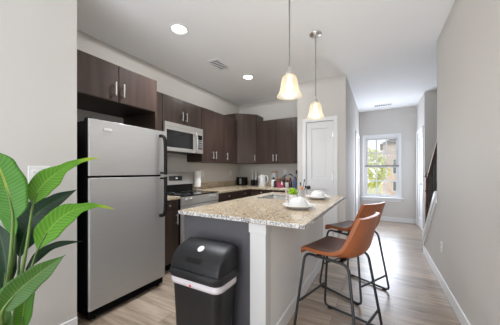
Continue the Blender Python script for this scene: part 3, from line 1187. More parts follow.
for z0, z1, d in ((1.195, 1.60, fz), (0.76, 1.168, fd)):
    hy = FY1-0.068
    bm = bmesh.new()
    if d is fz:
        path = [(FX-0.002, hy-0.0, z1), (FX+0.042, hy, z1-0.006), (FX+0.068, hy+0.004, z1-0.05), (FX+0.074, hy+0.006, (z0+z1)/2), (FX+0.074, hy+0.006, z0+0.03), (FX+0.071, hy+0.006, z0)]
    else:
        path = [(FX+0.071, hy+0.006, z1), (FX+0.074, hy+0.006, z1-0.03), (FX+0.074, hy+0.006, (z0+z1)/2), (FX+0.068, hy+0.004, z0+0.05), (FX+0.042, hy, z0+0.006), (FX-0.002, hy, z0)]
    sp_ = smooth_path(path, 5)
    tube(bm, sp_, 0.018, 12)
    zz = z0+0.015 if d is fz else z1-0.015
    rod(bm, (FX-0.002, hy+0.006, zz), (FX+0.074, hy+0.006, zz), 0.010, 10)
    h = obj('handle', bm, black_m, d)
    h['label'] = 'black curved handle'
bm = B((FX-0.001, FX+0.004, FY0+0.105, FY0+0.185, 1.565, 1.592))
bd = obj('badge', bm, mat('badge_silver', (0.62, 0.62, 0.61), 0.5, 0.3), fz, bevel=0.002)
obj('badge_shadow', B((FX+0.004, FX+0.006, FY0+0.108, FY0+0.182, 1.567, 1.570), (FX+0.004, FX+0.006, FY0+0.108, FY0+0.114, 1.567, 1.590)), mat('badge_grey', (0.35, 0.35, 0.35), 0.4), bd, smooth=0)  # grey strips paint the shadow along the badge's left and bottom edges

# ------------------------------------------------------------------ microwave
MX = -2.472
mw = thing('microwave', 'stainless over-the-range microwave with dark glass door', 'microwave', (-2.63, 2.51, 1.503))
part_box('body', black_m, mw, (-2.826, MX-0.035, 2.133, 2.888, 1.503, 1.893), bevel=0.003)
part_box('vent_strip', steeld_m, mw, (MX-0.035, MX, 2.133, 2.888, 1.838, 1.893), bevel=0.003)
bm = bmesh.new()
plate_holes(bm, 2.133, 2.735, 1.503, 1.835, [(2.165, 2.665, 1.555, 1.79)], MX-0.033, MX, 'x')
md = obj('door', bm, steeld_m, mw, bevel=0.003)
part_box('glass', blackg_m, md, (MX-0.03, MX-0.004, 2.163, 2.667, 1.553, 1.792), bevel=0)
bm = bmesh.new()
tube(bm, smooth_path([(MX-0.002, 2.698, 1.805), (MX+0.035, 2.698, 1.79), (MX+0.05, 2.698, 1.73), (MX+0.053, 2.698, 1.66), (MX+0.05, 2.698, 1.58), (MX+0.035, 2.698, 1.52), (MX-0.002, 2.698, 1.505)]), 0.013, 12)
h = obj('handle', bm, steeld_m, md)
cp = part_box('control_panel', steeld_m, mw, (MX-0.033, MX, 2.738, 2.888, 1.503, 1.835), bevel=0.003)
kb = part_box('keypad', blackg_m, cp, (MX-0.001, MX+0.002, 2.762, 2.868, 1.57, 1.785), bevel=0)
bm = bmesh.new()
for i in range(3):
    for j in range(5):
        box(bm, MX+0.002, MX+0.003, 2.772+i*0.032, 2.795+i*0.032, 1.585+j*0.028, 1.603+j*0.028)
obj('keys', bm, grey_m, kb, smooth=0)

# ------------------------------------------------------------------ range
rg = thing('range_stove', 'stainless electric range with black glass cooktop under the microwave', 'stove', (-2.5, 2.51, 0))
RX, RY0, RY1 = -2.175, 2.130, 2.890
part_box('body', blackmat_m, rg, (-2.80, RX-0.02, RY0, RY1, 0.02, 0.900), bevel=0.003)
part_box('cooktop', blackg_m, rg, (-2.80, RX+0.012, RY0-0.001, RY1+0.001, 0.902, 0.918), bevel=0.005)
bm = bmesh.new()
for bx, by, r in ((-2.36, 2.33, 0.10), (-2.36, 2.70, 0.08), (-2.62, 2.33, 0.08), (-2.62, 2.70, 0.10)):
    lathe(bm, [(r, 0.9182), (r, 0.9186), (r-0.006, 0.9186), (r-0.006, 0.9182)], bx, by, 0, n=32, close=False)
obj('burner_ring', bm, grey_m, rg)
bm = bmesh.new()
prism(bm, [(-2.80, 0.918), (-2.69, 0.918), (-2.69, 1.025), (-2.800, 1.025)], 'y', RY0+0.002, RY1-0.002)
obj('backguard_base', bm, black_m, rg, bevel=0.003)
bm = bmesh.new()
prism(bm, [(-2.80, 1.025), (-2.682, 1.025), (-2.700, 1.185), (-2.715, 1.205), (-2.80, 1.205)], 'y', RY0, RY1)
bg = obj('backguard', bm, steeld_m, rg, bevel=0.004)
bm = bmesh.new()
prism(bm, [(-2.692, 1.085), (-2.685, 1.085), (-2.693, 1.155), (-2.700, 1.155)], 'y', 2.40, 2.65)
dsp = obj('display', bm, blackg_m, bg)
obj('digits', B((-2.690, -2.6865, 2.52, 2.56, 1.112, 1.130)), mat('digit_grey', (0.55, 0.6, 0.62), 0.4, emit=((0.6, 0.75, 0.8), 0.6)), dsp, smooth=0)
fp = part_box('control_front', steeld_m, rg, (RX-0.02, RX+0.01, RY0, RY1, 0.79, 0.900), bevel=0.004)
for yy in (RY0+0.09, RY0+0.17, RY1-0.17, RY1-0.09):
    bm = bmesh.new()
    lathe(bm, [(0.021, 0), (0.020, 0.018), (0.012, 0.022), (0, 0.022)], RX+0.01, yy, 0.860, n=20, axis='x')
    box(bm, RX+0.03, RX+0.036, yy-0.003, yy+0.003, 0.846, 0.874)
    k = obj('knob', bm, steeld_m, fp)
od = part_box('oven_door', steeld_m, rg, (RX-0.02, RX+0.008, RY0+0.002, RY1-0.002, 0.22, 0.782), bevel=0.004)
part_box('oven_glass', blackg_m, od, (RX+0.007, RX+0.010, RY0+0.10, RY1-0.10, 0.32, 0.64), bevel=0)
bm = bmesh.new()
rod(bm, (RX+0.055, RY0+0.06, 0.725), (RX+0.055, RY1-0.06, 0.725), 0.012, 12)
for yy in (RY0+0.10, RY1-0.10):
    rod(bm, (RX+0.006, yy, 0.725), (RX+0.055, yy, 0.725), 0.009, 10)
obj('oven_handle', bm, steeld_m, od)
part_box('storage_drawer', steeld_m, rg, (RX-0.02, RX+0.006, RY0+0.002, RY1-0.002, 0.06, 0.212), bevel=0.004)

# ------------------------------------------------------------------ island
IX0, IX1, IY0, IY1 = -1.416, -0.384, 1.352, 3.222
isl = thing('kitchen_island', 'kitchen island base with charcoal end panel and white corner post', 'island', (-1.0, 2.28, 0))
part_box('body', woodin_m, isl, (-1.366, -0.675, 1.41, 2.36, 0.10, 0.876), (-1.366, -0.675, 3.04, 3.17, 0.10, 0.876), (-1.366, -0.675, 2.36, 3.04, 0.10, 0.66), (-1.366, -1.345, 2.36, 3.04, 0.66, 0.876), (-0.86, -0.675, 2.36, 3.04, 0.66, 0.876), bevel=0)
part_box('toe_kick', blackmat_m, isl, (-1.31, -0.69, 1.42, 3.16, 0.0, 0.10), bevel=0)
part_box('end_panel', char_m, isl, (-1.386, -0.772, 1.390, 1.409, 0.0, 0.880), bevel=0.001)
part_box('back_panel', islandw_m, isl, (-0.674, -0.662, 1.462, 3.19, 0.0, 0.880), bevel=0.001)
part_box('far_panel', islandw_m, isl, (-1.386, -0.675, 3.171, 3.19, 0.0, 0.880), bevel=0.001)
post_m = mat('post_paint', (0.62, 0.62, 0.61), 0.5)
cpst = part_box('corner_post', post_m, isl, (-0.770, -0.652, 1.378, 1.460, 0.0, 0.880), bevel=0.003)
part_box('post_cap', post_m, cpst, (-0.776, -0.646, 1.372, 1.466, 0.815, 0.880), bevel=0.003)
part_box('post_base', post_m, cpst, (-0.776, -0.646, 1.372, 1.466, 0.0, 0.115), bevel=0.003)
part_box('baseboard', trim_m, isl, (-0.662, -0.648, 1.466, 3.19, 0.0, 0.115), bevel=0.004)
yy = 1.43
for w in (0.45, 0.85, 0.42):
    d = part_box('door', wood_m, isl, (-1.386, -1.367, yy+0.003, yy+w-0.003, 0.11, 0.868), bevel=0.002)
    bar_pull(d, (-1.386, yy+0.05, 0.68), (-1.386, yy+0.05, 0.81), (-0.028, 0, 0))
    yy += w

SX0, SX1, SY0, SY1 = -1.30, -0.915, 2.42, 2.98
bm = bmesh.new()
plate_holes(bm, IX0, IX1, IY0, IY1, [(SX0, SX1, SY0, SY1)], 0.884, 0.914, 'z', 0, 1)
iw_ = obj('worktop', bm, [granite_m, gedge_m], bevel=0.005, seg=3)
tag(iw_, 'large granite worktop of the kitchen island with a sink cutout', 'worktop')
# sink
sk = thing('sink', 'stainless steel basin set into the island worktop', 'sink', (-1.107, 2.7, 0.72))
bm = bmesh.new()
prof_o = [(SX0-0.02, SX1+0.02, SY0-0.02, SY1+0.02, 0.882), (SX0-0.002, SX1+0.002, SY0-0.002, SY1+0.002, 0.882), (SX0+0.012, SX1-0.012, SY0+0.012, SY1-0.012, 0.74), (SX0+0.05, SX1-0.05, SY0+0.05, SY1-0.05, 0.715)]
rings = []
for (a, b, c, d, z) in prof_o:
    pts = round_poly([(a, c, z), (b, c, z), (b, d, z), (a, d, z)], 0.05, 5)
    rings.append([bm.verts.new(p) for p in pts])
for r1, r2 in zip(rings, rings[1:]):
    n = len(r1)
    for k in range(n):
        bm.faces.new((r1[k], r1[(k+1) % n], r2[(k+1) % n], r2[k]))
bm.faces.new(rings[-1])
obj('basin', bm, steeld_m, sk, solid=0.002)
bm = bmesh.new()
lathe(bm, [(0.045, 0.716), (0.045, 0.719), (0.035, 0.719), (0.03, 0.7165), (0, 0.7165)], -1.107, 2.7, 0, n=24)
obj('drain', bm, chrome_m, sk)
# faucet
fx, fy = -0.862, 2.66
fa = thing('faucet', 'gooseneck metal faucet arching over the island sink', 'faucet', (fx, fy, 0.914))
bm = bmesh.new()
lathe(bm, [(0.028, 0.914), (0.028, 0.922), (0.021, 0.93), (0.0205, 0.99), (0.017, 1.0)], fx, fy, 0, n=24)
obj('base', bm, chrome_m, fa)
bm = bmesh.new()
pts = [(fx, fy, 0.995), (fx, fy, 1.07)]
for k in range(13):
    a = PI*k/12
    pts.append((fx-0.085+0.085*math.cos(a), fy, 1.10+0.090*math.sin(a)))
pts.append((fx-0.176, fy, 1.088))
tube(bm, smooth_path(pts, 3), 0.0105, 14)
sp2 = obj('spout', bm, mat('dark_chrome', (0.10, 0.10, 0.11), 0.22, 1.0), fa)
bm = bmesh.new()
rod(bm, (fx-0.175, fy, 1.10), (fx-0.180, fy, 1.065), 0.0135, 14)
obj('spray_head', bm, chrome_m, fa)
bm = bmesh.new()
rod(bm, (fx, fy, 0.965), (fx+0.035, fy-0.01, 0.975), 0.009, 10)
rod(bm, (fx+0.034, fy-0.01, 0.97), (fx+0.05, fy-0.01, 1.05), 0.006, 10)
obj('lever', bm, chrome_m, fa)
# soap dispenser
sx_, sy_ = -0.873, 2.36
so = thing('soap_dispenser', 'slim chrome soap dispenser beside the island sink', 'soap dispenser', (sx_, sy_, 0.914))
bm = bmesh.new()
lathe(bm, [(0.020, 0.914), (0.020, 0.924), (0.012, 0.932), (0.011, 1.02), (0.014, 1.025), (0.014, 1.04), (0, 1.042)], sx_, sy_, 0, n=20)
obj('body', bm, chrome_m, so)
bm = bmesh.new()
tube(bm, smooth_path([(sx_, sy_, 1.03), (sx_-0.03, sy_, 1.045), (sx_-0.06, sy_, 1.04), (sx_-0.07, sy_, 1.03)]), 0.006, 10)
obj('nozzle', bm, chrome_m, so)
# small plant by the sink
gx, gy = -0.765, 2.255
gp = thing('potted_plant', 'small bright green plant in a white pot beside the island sink', 'plant', (gx, gy, 0.914))
bm = bmesh.new()
lathe(bm, [(0.030, 0.915), (0.036, 0.93), (0.041, 0.985), (0.041, 0.995), (0.036, 0.995), (0.034, 0.98), (0, 0.98)], gx, gy, 0, n=28)
obj('pot', bm, white_m, gp)
bm = bmesh.new()
rnd = random.Random(5)
for i in range(150):
    th, ph = rnd.random()*2*PI, math.acos(1-1.3*rnd.random())
    rr = 0.028+0.018*rnd.random()
    c = Vector((gx+rr*math.sin(ph)*math.cos(th), gy+rr*math.sin(ph)*math.sin(th), 1.015+rr*math.cos(ph)))
    nrm = (c-Vector((gx, gy, 1.0))).normalized()
    u = nrm.orthogonal().normalized()
    u = Matrix.Rotation(rnd.random()*6.28, 3, nrm) @ u
    w = nrm.cross(u)
    vs = [bm.verts.new(c+p) for p in (-u*0.013, -w*0.008+nrm*0.003, u*0.016-nrm*0.004, w*0.008+nrm*0.003)]
    bm.faces.new(vs)
tube(bm, [(gx, gy, 0.978), (gx, gy, 1.03)], 0.006, 6)
obj('foliage', bm, leafy_m, gp, smooth=0)
# utensil cup
ux, uy = -0.852, 2.86
uc = thing('utensil_cup', 'short cup holding dish brush and cloth near the faucet', 'utensil cup', (ux, uy, 0.914))
bm = bmesh.new()
lathe(bm, [(0.030, 0.915), (0.034, 0.93), (0.036, 1.0), (0.033, 1.0), (0.030, 0.93), (0, 0.925)], ux, uy, 0, n=24)
obj('cup', bm, clear_m, uc)
for dx, dy, zt, m_, r_ in ((0.025, 0.01, 1.125, legm_m, 0.004), (-0.02, 0.015, 1.085, legm_m, 0.004), (0.045, -0.01, 1.05, darkjar_m, 0.006)):
    bm = bmesh.new()
    tube(bm, [(ux-dx*0.4, uy-dy*0.4, 0.932), (ux+dx*0.6, uy+dy*0.6, (zt+0.932)/2), (ux+dx, uy+dy, zt-0.03), (ux+dx*1.1, uy+dy, zt-0.012), (ux+dx*1.15, uy+dy, zt)], [r_, r_, r_, r_*2.4, r_*1.6], 8)
    obj('utensil', bm, m_, uc)
bm = bmesh.new()
lathe(bm, [(0, 0.99), (0.022, 0.995), (0.028, 1.015), (0.018, 1.035), (0, 1.04)], ux-0.008, uy, 0, n=12)
obj('dish_cloth', bm, orange_m, uc)

# plates with upturned bowls
for i, (lab, lab2, x, y) in enumerate((('white dinner plate on the island nearest the front corner', 'white bowl upside down on the plate at the near stool', -0.605, 1.93), ('white dinner plate on the island nearest the pantry door', 'white bowl upside down on the plate at the far stool', -0.615, 2.68))):
    bm = bmesh.new()
    prof = [(0, 0.9155), (0.070, 0.9145), (0.073, 0.920), (0.105, 0.928), (0.137, 0.942), (0.139, 0.945), (0.136, 0.9465), (0.104, 0.934), (0.075, 0.926), (0, 0.925)]
    lathe(bm, prof, x, y, 0, n=48)
    o = obj('dinner_plate', bm, white_m)
    tag(o, lab, 'plate', 'dinner plates on the island')
    bm = bmesh.new()
    prof = [(0.092, 0.9335), (0.0945, 0.936), (0.090, 0.951), (0.078, 0.976), (0.058, 0.996), (0.040, 1.004), (0.038, 1.010), (0.034, 1.010), (0.032, 1.004), (0, 1.003)]
    lathe(bm, prof, x, y, 0, n=44)
    o = obj('soup_bowl', bm, white_m)
    tag(o, lab2, 'bowl', 'upturned bowls on the plates')

# ------------------------------------------------------------------ small things on the wall counters
Z = 0.914
tx, ty = -2.70, 3.01
pt_ = thing('paper_towel_holder', 'white paper towel roll on an upright steel stand by the stove', 'paper towel', (tx, ty, Z))
bm = bmesh.new()
lathe(bm, [(0.075, Z+0.001), (0.075, Z+0.010), (0.012, Z+0.016), (0.012, Z+0.075)], tx, ty, 0, n=28)
obj('stand', bm, steeld_m, pt_)
bm = bmesh.new()
lathe(bm, [(0.020, Z+0.052), (0.060, Z+0.052), (0.060, Z+0.318), (0.020, Z+0.318)], tx, ty, 0, n=32)
obj('towel_roll', bm, paper_m, pt_)
bm = bmesh.new()
lathe(bm, [(0.006, Z+0.07), (0.006, Z+0.335), (0.010, Z+0.34), (0, Z+0.35)], tx, ty, 0, n=12)
obj('centre_rod', bm, steeld_m, pt_)
# toaster
ts = thing('toaster', 'black two-slot toaster in the kitchen corner', 'toaster', (-2.63, 4.38, Z))
bm = bmesh.new()
plate_holes(bm, -2.755, -2.555, 4.33, 4.48, [(-2.72, -2.59, 4.36, 4.39), (-2.72, -2.59, 4.42, 4.45)], Z+0.012, Z+0.182, 'z')
obj('body', bm, black_m, ts, bevel=0.02, seg=4)
part_box('front_band', steel_m, ts, (-2.68, -2.63, 4.324, 4.331, Z+0.03, Z+0.16), bevel=0.002)
part_box('base', blackmat_m, ts, (-2.745, -2.565, 4.34, 4.47, Z+0.001, Z+0.014), bevel=0.003)
part_box('lever', black_m, ts, (-2.555, -2.54, 4.39, 4.42, Z+0.11, Z+0.125), bevel=0.003)
# grinders
for lab, x, top in (('clear topped black grinder standing next to the toaster', -2.425, 1.225), ('clear topped black grinder standing next to the kettle', -2.342, 1.215)):
    g = thing('spice_grinder', lab, 'grinder', (x, 4.46, Z), 0, 'black grinders on the back counter')
    bm = bmesh.new()
    lathe(bm, [(0.036, Z+0.001), (0.038, Z+0.02), (0.036, Z+0.11), (0.030, Z+0.125)], x, 4.46, 0, n=24)
    obj('base', bm, black_m, g)
    bm = bmesh.new()
    lathe(bm, [(0.029, Z+0.1255), (0.026, Z+0.18), (0.024, top-0.02)], x, 4.46, 0, n=24)
    obj('chamber', bm, clear_m, g)
    bm = bmesh.new()
    lathe(bm, [(0.026, top-0.0195), (0.026, top-0.004), (0.018, top), (0, top)], x, 4.46, 0, n=24)
    obj('lid', bm, steeld_m, g)
# kettle
kx, ky = -2.185, 4.45
kt = thing('electric_kettle', 'white electric kettle with loop handle on the back counter', 'kettle', (kx, ky, Z))
bm = bmesh.new()
lathe(bm, [(0.080, Z+0.001), (0.080, Z+0.018), (0.072, Z+0.022)], kx, ky, 0, n=32)
obj('power_base', bm, plast_m, kt)
bm = bmesh.new()
lathe(bm, [(0.074, Z+0.023), (0.078, Z+0.04), (0.074, Z+0.12), (0.064, Z+0.205), (0.060, Z+0.215)], kx, ky, 0, n=32)
prism(bm, [(kx-0.062, Z+0.205), (kx-0.095, Z+0.210), (kx-0.066, Z+0.15)], 'y', ky-0.02, ky+0.02)
kb_ = obj('jug', bm, plast_m, kt)
obj('water_gauge', B((kx-0.026, kx-0.012, ky-0.077, ky-0.06, Z+0.06, Z+0.16)), grey_m, kb_)
bm = bmesh.new()
lathe(bm, [(0.058, Z+0.2155), (0.052, Z+0.228), (0.018, Z+0.234), (0.014, Z+0.245), (0, Z+0.246)], kx, ky, 0, n=28)
obj('lid', bm, plast_m, kt)
bm = bmesh.new()
tube(bm, smooth_path([(kx+0.055, ky, Z+0.212), (kx+0.10, ky, Z+0.215), (kx+0.128, ky, Z+0.18), (kx+0.125, ky, Z+0.11), (kx+0.10, ky, Z+0.07), (kx+0.068, ky, Z+0.062)]), 0.011, 12)
obj('handle', bm, plast_m, kt)


def jar(name, label, cat, x, y, prof, m, lidprof=None, lidm=None, lidname='lid', group=None):
    t = thing(name, label, cat, (x, y, Z), 0, group)
    bm = bmesh.new()
    lathe(bm, [(r, Z+h) for r, h in prof], x, y, 0, n=24)
    obj('body', bm, m, t)
    if lidprof:
        bm = bmesh.new()
        lathe(bm, [(r, Z+h) for r, h in lidprof], x, y, 0, n=24)
        obj(lidname, bm, lidm, t)
    return t


jar('glass_canister', 'tall clear canister with wooden lid behind the white soap bottle', 'canister', -1.915, 4.46, [(0.048, 0.001), (0.050, 0.02), (0.050, 0.27), (0.046, 0.28)], clear_m, [(0.056, 0.2805), (0.058, 0.285), (0.058, 0.305), (0.05, 0.31), (0, 0.31)], tan_m)
jar('soap_bottle', 'white bottle with black cap in front of the clear canister', 'bottle', -1.872, 4.33, [(0.050, 0.001), (0.052, 0.01), (0.052, 0.115), (0.040, 0.135), (0.018, 0.145)], plast_m, [(0.020, 0.1455), (0.022, 0.16), (0.022, 0.18), (0.012, 0.188), (0, 0.188)], black_m, 'cap')
jar('spice_jar', 'amber jar with pale orange lid left of the magenta box', 'jar', -1.80, 4.44, [(0.034, 0.001), (0.036, 0.01), (0.036, 0.15), (0.03, 0.16)], amber_m, [(0.037, 0.1605), (0.037, 0.185), (0.03, 0.188), (0, 0.188)], mat('peach_lid', (0.55, 0.30, 0.20), 0.5), group='jars beside the faucet')
jar('spice_jar', 'dark brown jar with orange lid behind the magenta box', 'jar', -1.715, 4.47, [(0.036, 0.001), (0.038, 0.01), (0.038, 0.14), (0.03, 0.15)], darkjar_m, [(0.038, 0.1505), (0.038, 0.172), (0.03, 0.175), (0, 0.175)], mat('peach_lid', (0.55, 0.30, 0.20), 0.5), group='jars beside the faucet')
jar('spice_jar', 'small dark jar with black lid left of the magenta box', 'jar', -1.805, 4.24, [(0.026, 0.001), (0.028, 0.01), (0.028, 0.09), (0.022, 0.10)], darkjar_m, [(0.026, 0.1005), (0.026, 0.12), (0, 0.122)], black_m, group='jars beside the faucet')
bx_ = thing('tea_box', 'magenta box standing among the jars on the back counter', 'box', (-1.715, 4.33, Z))
part_box('carton', pink_m, bx_, (-1.775, -1.650, 4.29, 4.37, Z+0.001, Z+0.095), bevel=0.002)
part_box('carton_lid', mat('dark_red_card', (0.22, 0.04, 0.06), 0.5), bx_, (-1.777, -1.648, 4.288, 4.372, Z+0.0955, Z+0.118), bevel=0.002)
mg = thing('mug', 'white mug on back counter right of the magenta box', 'mug', (-1.585, 4.32, Z))
bm = bmesh.new()
lathe(bm, [(0.034, Z+0.001), (0.038, Z+0.01), (0.040, Z+0.095), (0.037, Z+0.095), (0.034, Z+0.012), (0, Z+0.010)], -1.585, 4.32, 0, n=28)
obj('cup', bm, white_m, mg)
bm = bmesh.new()
tube(bm, smooth_path([(-1.585, 4.285, Z+0.08), (-1.59, 4.258, Z+0.07), (-1.59, 4.258, Z+0.04), (-1.585, 4.287, Z+0.025)]), 0.005, 8)
obj('handle', bm, white_m, mg)
jar('spice_jar', 'dark jar with orange lid behind the white mug', 'jar', -1.60, 4.45, [(0.034, 0.001), (0.036, 0.01), (0.036, 0.125), (0.03, 0.135)], darkjar_m, [(0.036, 0.1355), (0.036, 0.155), (0.03, 0.158), (0, 0.158)], orange_m, group='jars beside the faucet')
jar('dark_bottle', 'dark bottle between white mug and blue bottle', 'bottle', -1.525, 4.36, [(0.030, 0.001), (0.032, 0.01), (0.032, 0.10), (0.014, 0.135), (0.013, 0.16)], darkjar_m, [(0.015, 0.1605), (0.015, 0.18), (0, 0.181)], black_m, 'cap')
jar('blue_bottle', 'tall blue bottle at the pantry end of the back counter', 'bottle', -1.43, 4.36, [(0.034, 0.001), (0.036, 0.01), (0.036, 0.14), (0.016, 0.165), (0.014, 0.175)], blue_m, [(0.017, 0.1755), (0.017, 0.195), (0, 0.196)], blue_m, 'cap')

# ------------------------------------------------------------------ bin
bn = thing('trash_bin', 'black swing-lid trash bin with a white bag rim', 'bin', (-1.05, 1.235, 0))


def rrect(x0, x1, y0, y1, z, r, seg=6):
    return [tuple(p) for p in round_poly([(x0, y0, z), (x1, y0, z), (x1, y1, z), (x0, y1, z)], r, seg)]


def loft(bm, loops, cap0=True, cap1=True, mi=0):
    R = [[bm.verts.new(p) for p in L] for L in loops]
    for a, b in zip(R, R[1:]):
        n = len(a)
        for k in range(n):
            bm.faces.new((a[k], a[(k+1) % n], b[(k+1) % n], b[k])).material_index = mi
    if cap0:
        bm.faces.new(R[0][::-1])
    if cap1:
        bm.faces.new(R[-1])


bx0, bx1, by0, by1 = -1.258, -0.828, 1.105, 1.352
bm = bmesh.new()
loft(bm, [rrect(bx0+0.05, bx1-0.05, by0+0.03, by1-0.03, 0.002, 0.05), rrect(bx0+0.042, bx1-0.042, by0+0.025, by1-0.025, 0.02, 0.055), rrect(bx0+0.014, bx1-0.014, by0+0.012, by1-0.010, 0.545, 0.06)])
obj('can', bm, bin_m, bn)
bm = bmesh.new()
loft(bm, [rrect(bx0+0.009, bx1-0.009, by0+0.007, by1-0.007, 0.487, 0.06), rrect(bx0+0.006, bx1-0.006, by0+0.004, by1-0.005, 0.50, 0.06), rrect(bx0+0.008, bx1-0.008, by0+0.006, by1-0.006, 0.538, 0.06)], False, False)
bg_ = obj('bag_rim', bm, bag_m, bn, solid=0.002)
bg_['label'] = 'white plastic bag rim'
bm = bmesh.new()
lathe(bm, [(0, -0.004), (0.007, -0.003), (0.009, 0), (0.007, 0.003), (0, 0.004)], -1.055, by0+0.003, 0.50, n=10, axis='y')
obj('bag_tie', bm, red_m, bg_)
bm = bmesh.new()
loft(bm, [rrect(bx0+0.002, bx1-0.002, by0, by1-0.002, 0.533, 0.062), rrect(bx0-0.003, bx1+0.003, by0-0.004, by1, 0.540, 0.062), rrect(bx0-0.003, bx1+0.003, by0-0.004, by1, 0.575, 0.062), rrect(bx0+0.004, bx1-0.004, by0+0.004, by1-0.003, 0.585, 0.06)])
obj('lid_rim', bm, bin_m, bn)
# rounded hood: front curves up to a ridge near the back
bm = bmesh.new()
prof = []
hy0, hy1, hz0, hz1 = by0+0.012, by1-0.004, 0.582, 0.738
n = 14
for k in range(n+1):
    a = PI/2*k/n
    prof.append((hy0+0.205*(1-math.cos(a)), hz0+(hz1-hz0)*math.sin(a)**0.95))
prof += [(hy1-0.008, hz1-0.012), (hy1, hz1-0.04), (hy1, hz0)]
loops = []
for (xx, ins) in ((bx0+0.012, 0.020), (bx0+0.018, 0.008), (bx0+0.034, 0.0), (bx1-0.034, 0.0), (bx1-0.018, 0.008), (bx1-0.012, 0.020)):
    cy, cz = (hy0+hy1)/2, hz0
    loops.append([(xx, cy+(p[0]-cy)*(1-ins*4), cz+(p[1]-cz)*(1-ins*3)) for p in prof])
loft(bm, loops)
lid = obj('hood', bm, bin_m, bn, smooth=50)


def hood_pt(t):
    a = PI/2*t
    return Vector((0, hy0+0.205*(1-math.cos(a)), hz0+(hz1-hz0)*math.sin(a)**0.95)), Vector((0, -math.cos(a)*0.7-0.1, math.sin(a))).normalized()


p_, n_2 = hood_pt(0.60)
bm = bmesh.new()
lathe(bm, [(0.0, 0.0), (0.024, 0.0), (0.024, 0.0015), (0, 0.002)], 0, 0, 0, n=24)
q_ = Vector((0, 0, 1)).rotation_difference(n_2)
for v in bm.verts:
    v.co = q_ @ Vector((v.co.x, v.co.y, v.co.z)) + Vector((-1.045, p_.y, p_.z)) + n_2*0.0005
stk = obj('sticker', bm, plast_m, lid)
stk['label'] = 'round white sticker'
p0_, n0_ = hood_pt(0.22)
p1_, n1_ = hood_pt(0.34)
bm = bmesh.new()
for (pp, nn) in ((p0_, n0_), (p1_, n1_)):
    pass
vs = []
for xx in (-1.12, -0.99):
    for pp, nn in ((p0_, n0_), (p1_, n1_)):
        for off in (-0.004, 0.0025):
            vs.append(bm.verts.new(Vector((xx, pp.y, pp.z))+nn*off))
for f in ((0, 1, 3, 2), (4, 6, 7, 5), (0, 4, 5, 1), (2, 3, 7, 6), (1, 5, 7, 3), (0, 2, 6, 4)):
    bm.faces.new([vs[i] for i in f])
obj('push_grip', bm, black_m, lid, bevel=0.001)

# ------------------------------------------------------------------ counter stools


def seat_point(u, v):
    """u 0..1 from seat front over the bend to the top of the back; v -1..1 across. Local frame: +x is the sitter's front."""
    P = [(0.215, 0.612), (0.208, 0.634), (0.17, 0.642), (0.08, 0.632), (-0.02, 0.624), (-0.10, 0.626), (-0.155, 0.645), (-0.188, 0.69), (-0.205, 0.76), (-0.220, 0.84), (-0.232, 0.905), (-0.236, 0.918)]
    W = [0.198, 0.207, 0.212, 0.215, 0.216, 0.216, 0.216, 0.214, 0.211, 0.206, 0.198, 0.192]
    CU = [0.002, 0.004, 0.008, 0.016, 0.032, 0.055, 0.075, 0.078, 0.062, 0.042, 0.028, 0.024]
    s = u*(len(P)-1)
    i = min(int(s), len(P)-2)
    f = s-i

    def cr(A, k):
        p0, p1, p2, p3 = A[max(i-1, 0)], A[i], A[i+1], A[min(i+2, len(A)-1)]
        if k is not None:
            p0, p1, p2, p3 = p0[k], p1[k], p2[k], p3[k]
        return 0.5*((2*p1)+(p2-p0)*f+(2*p0-5*p1+4*p2-p3)*f*f+(3*p1-p0-3*p2+p3)*f**3)
    x, z, w, c = cr(P, 0), cr(P, 1), cr(W, None), cr(CU, None)
    # inward direction: rotates from up (seat) to forward (back)
    a = max(0, min(1, (u-0.30)/0.42))
    a = a*a*(3-2*a)*PI/2*0.95
    d = Vector((math.sin(a), 0, math.cos(a)))
    e = abs(v)**2.6
    p = Vector((x, v*w*(1-0.04*e), z)) + d*c*e
    return p, d


def shell_mesh(bm, off0, off1, u0=0.0, u1=1.0, vm=1.0, nu=34, nv=18):
    g = []
    for off in (off0, off1):
        rows = []
        for i in range(nu+1):
            row = []
            for j in range(nv+1):
                p, d = seat_point(u0+(u1-u0)*i/nu, vm*(-1+2*j/nv))
                row.append(bm.verts.new(p+d*off))
            rows.append(row)
        g.append(rows)
    for k, rows in enumerate(g):
        for i in range(nu):
            for j in range(nv):
                f = (rows[i][j], rows[i+1][j], rows[i+1][j+1], rows[i][j+1])
                bm.faces.new(f if k else f[::-1])
    A, Bq = g
    for i in range(nu):
        for j in (0, nv):
            bm.faces.new((A[i][j], A[i+1][j], Bq[i+1][j], Bq[i][j]))
    for j in range(nv):
        for i in (0, nu):
            bm.faces.new((A[i][j], A[i][j+1], Bq[i][j+1], Bq[i][j]))


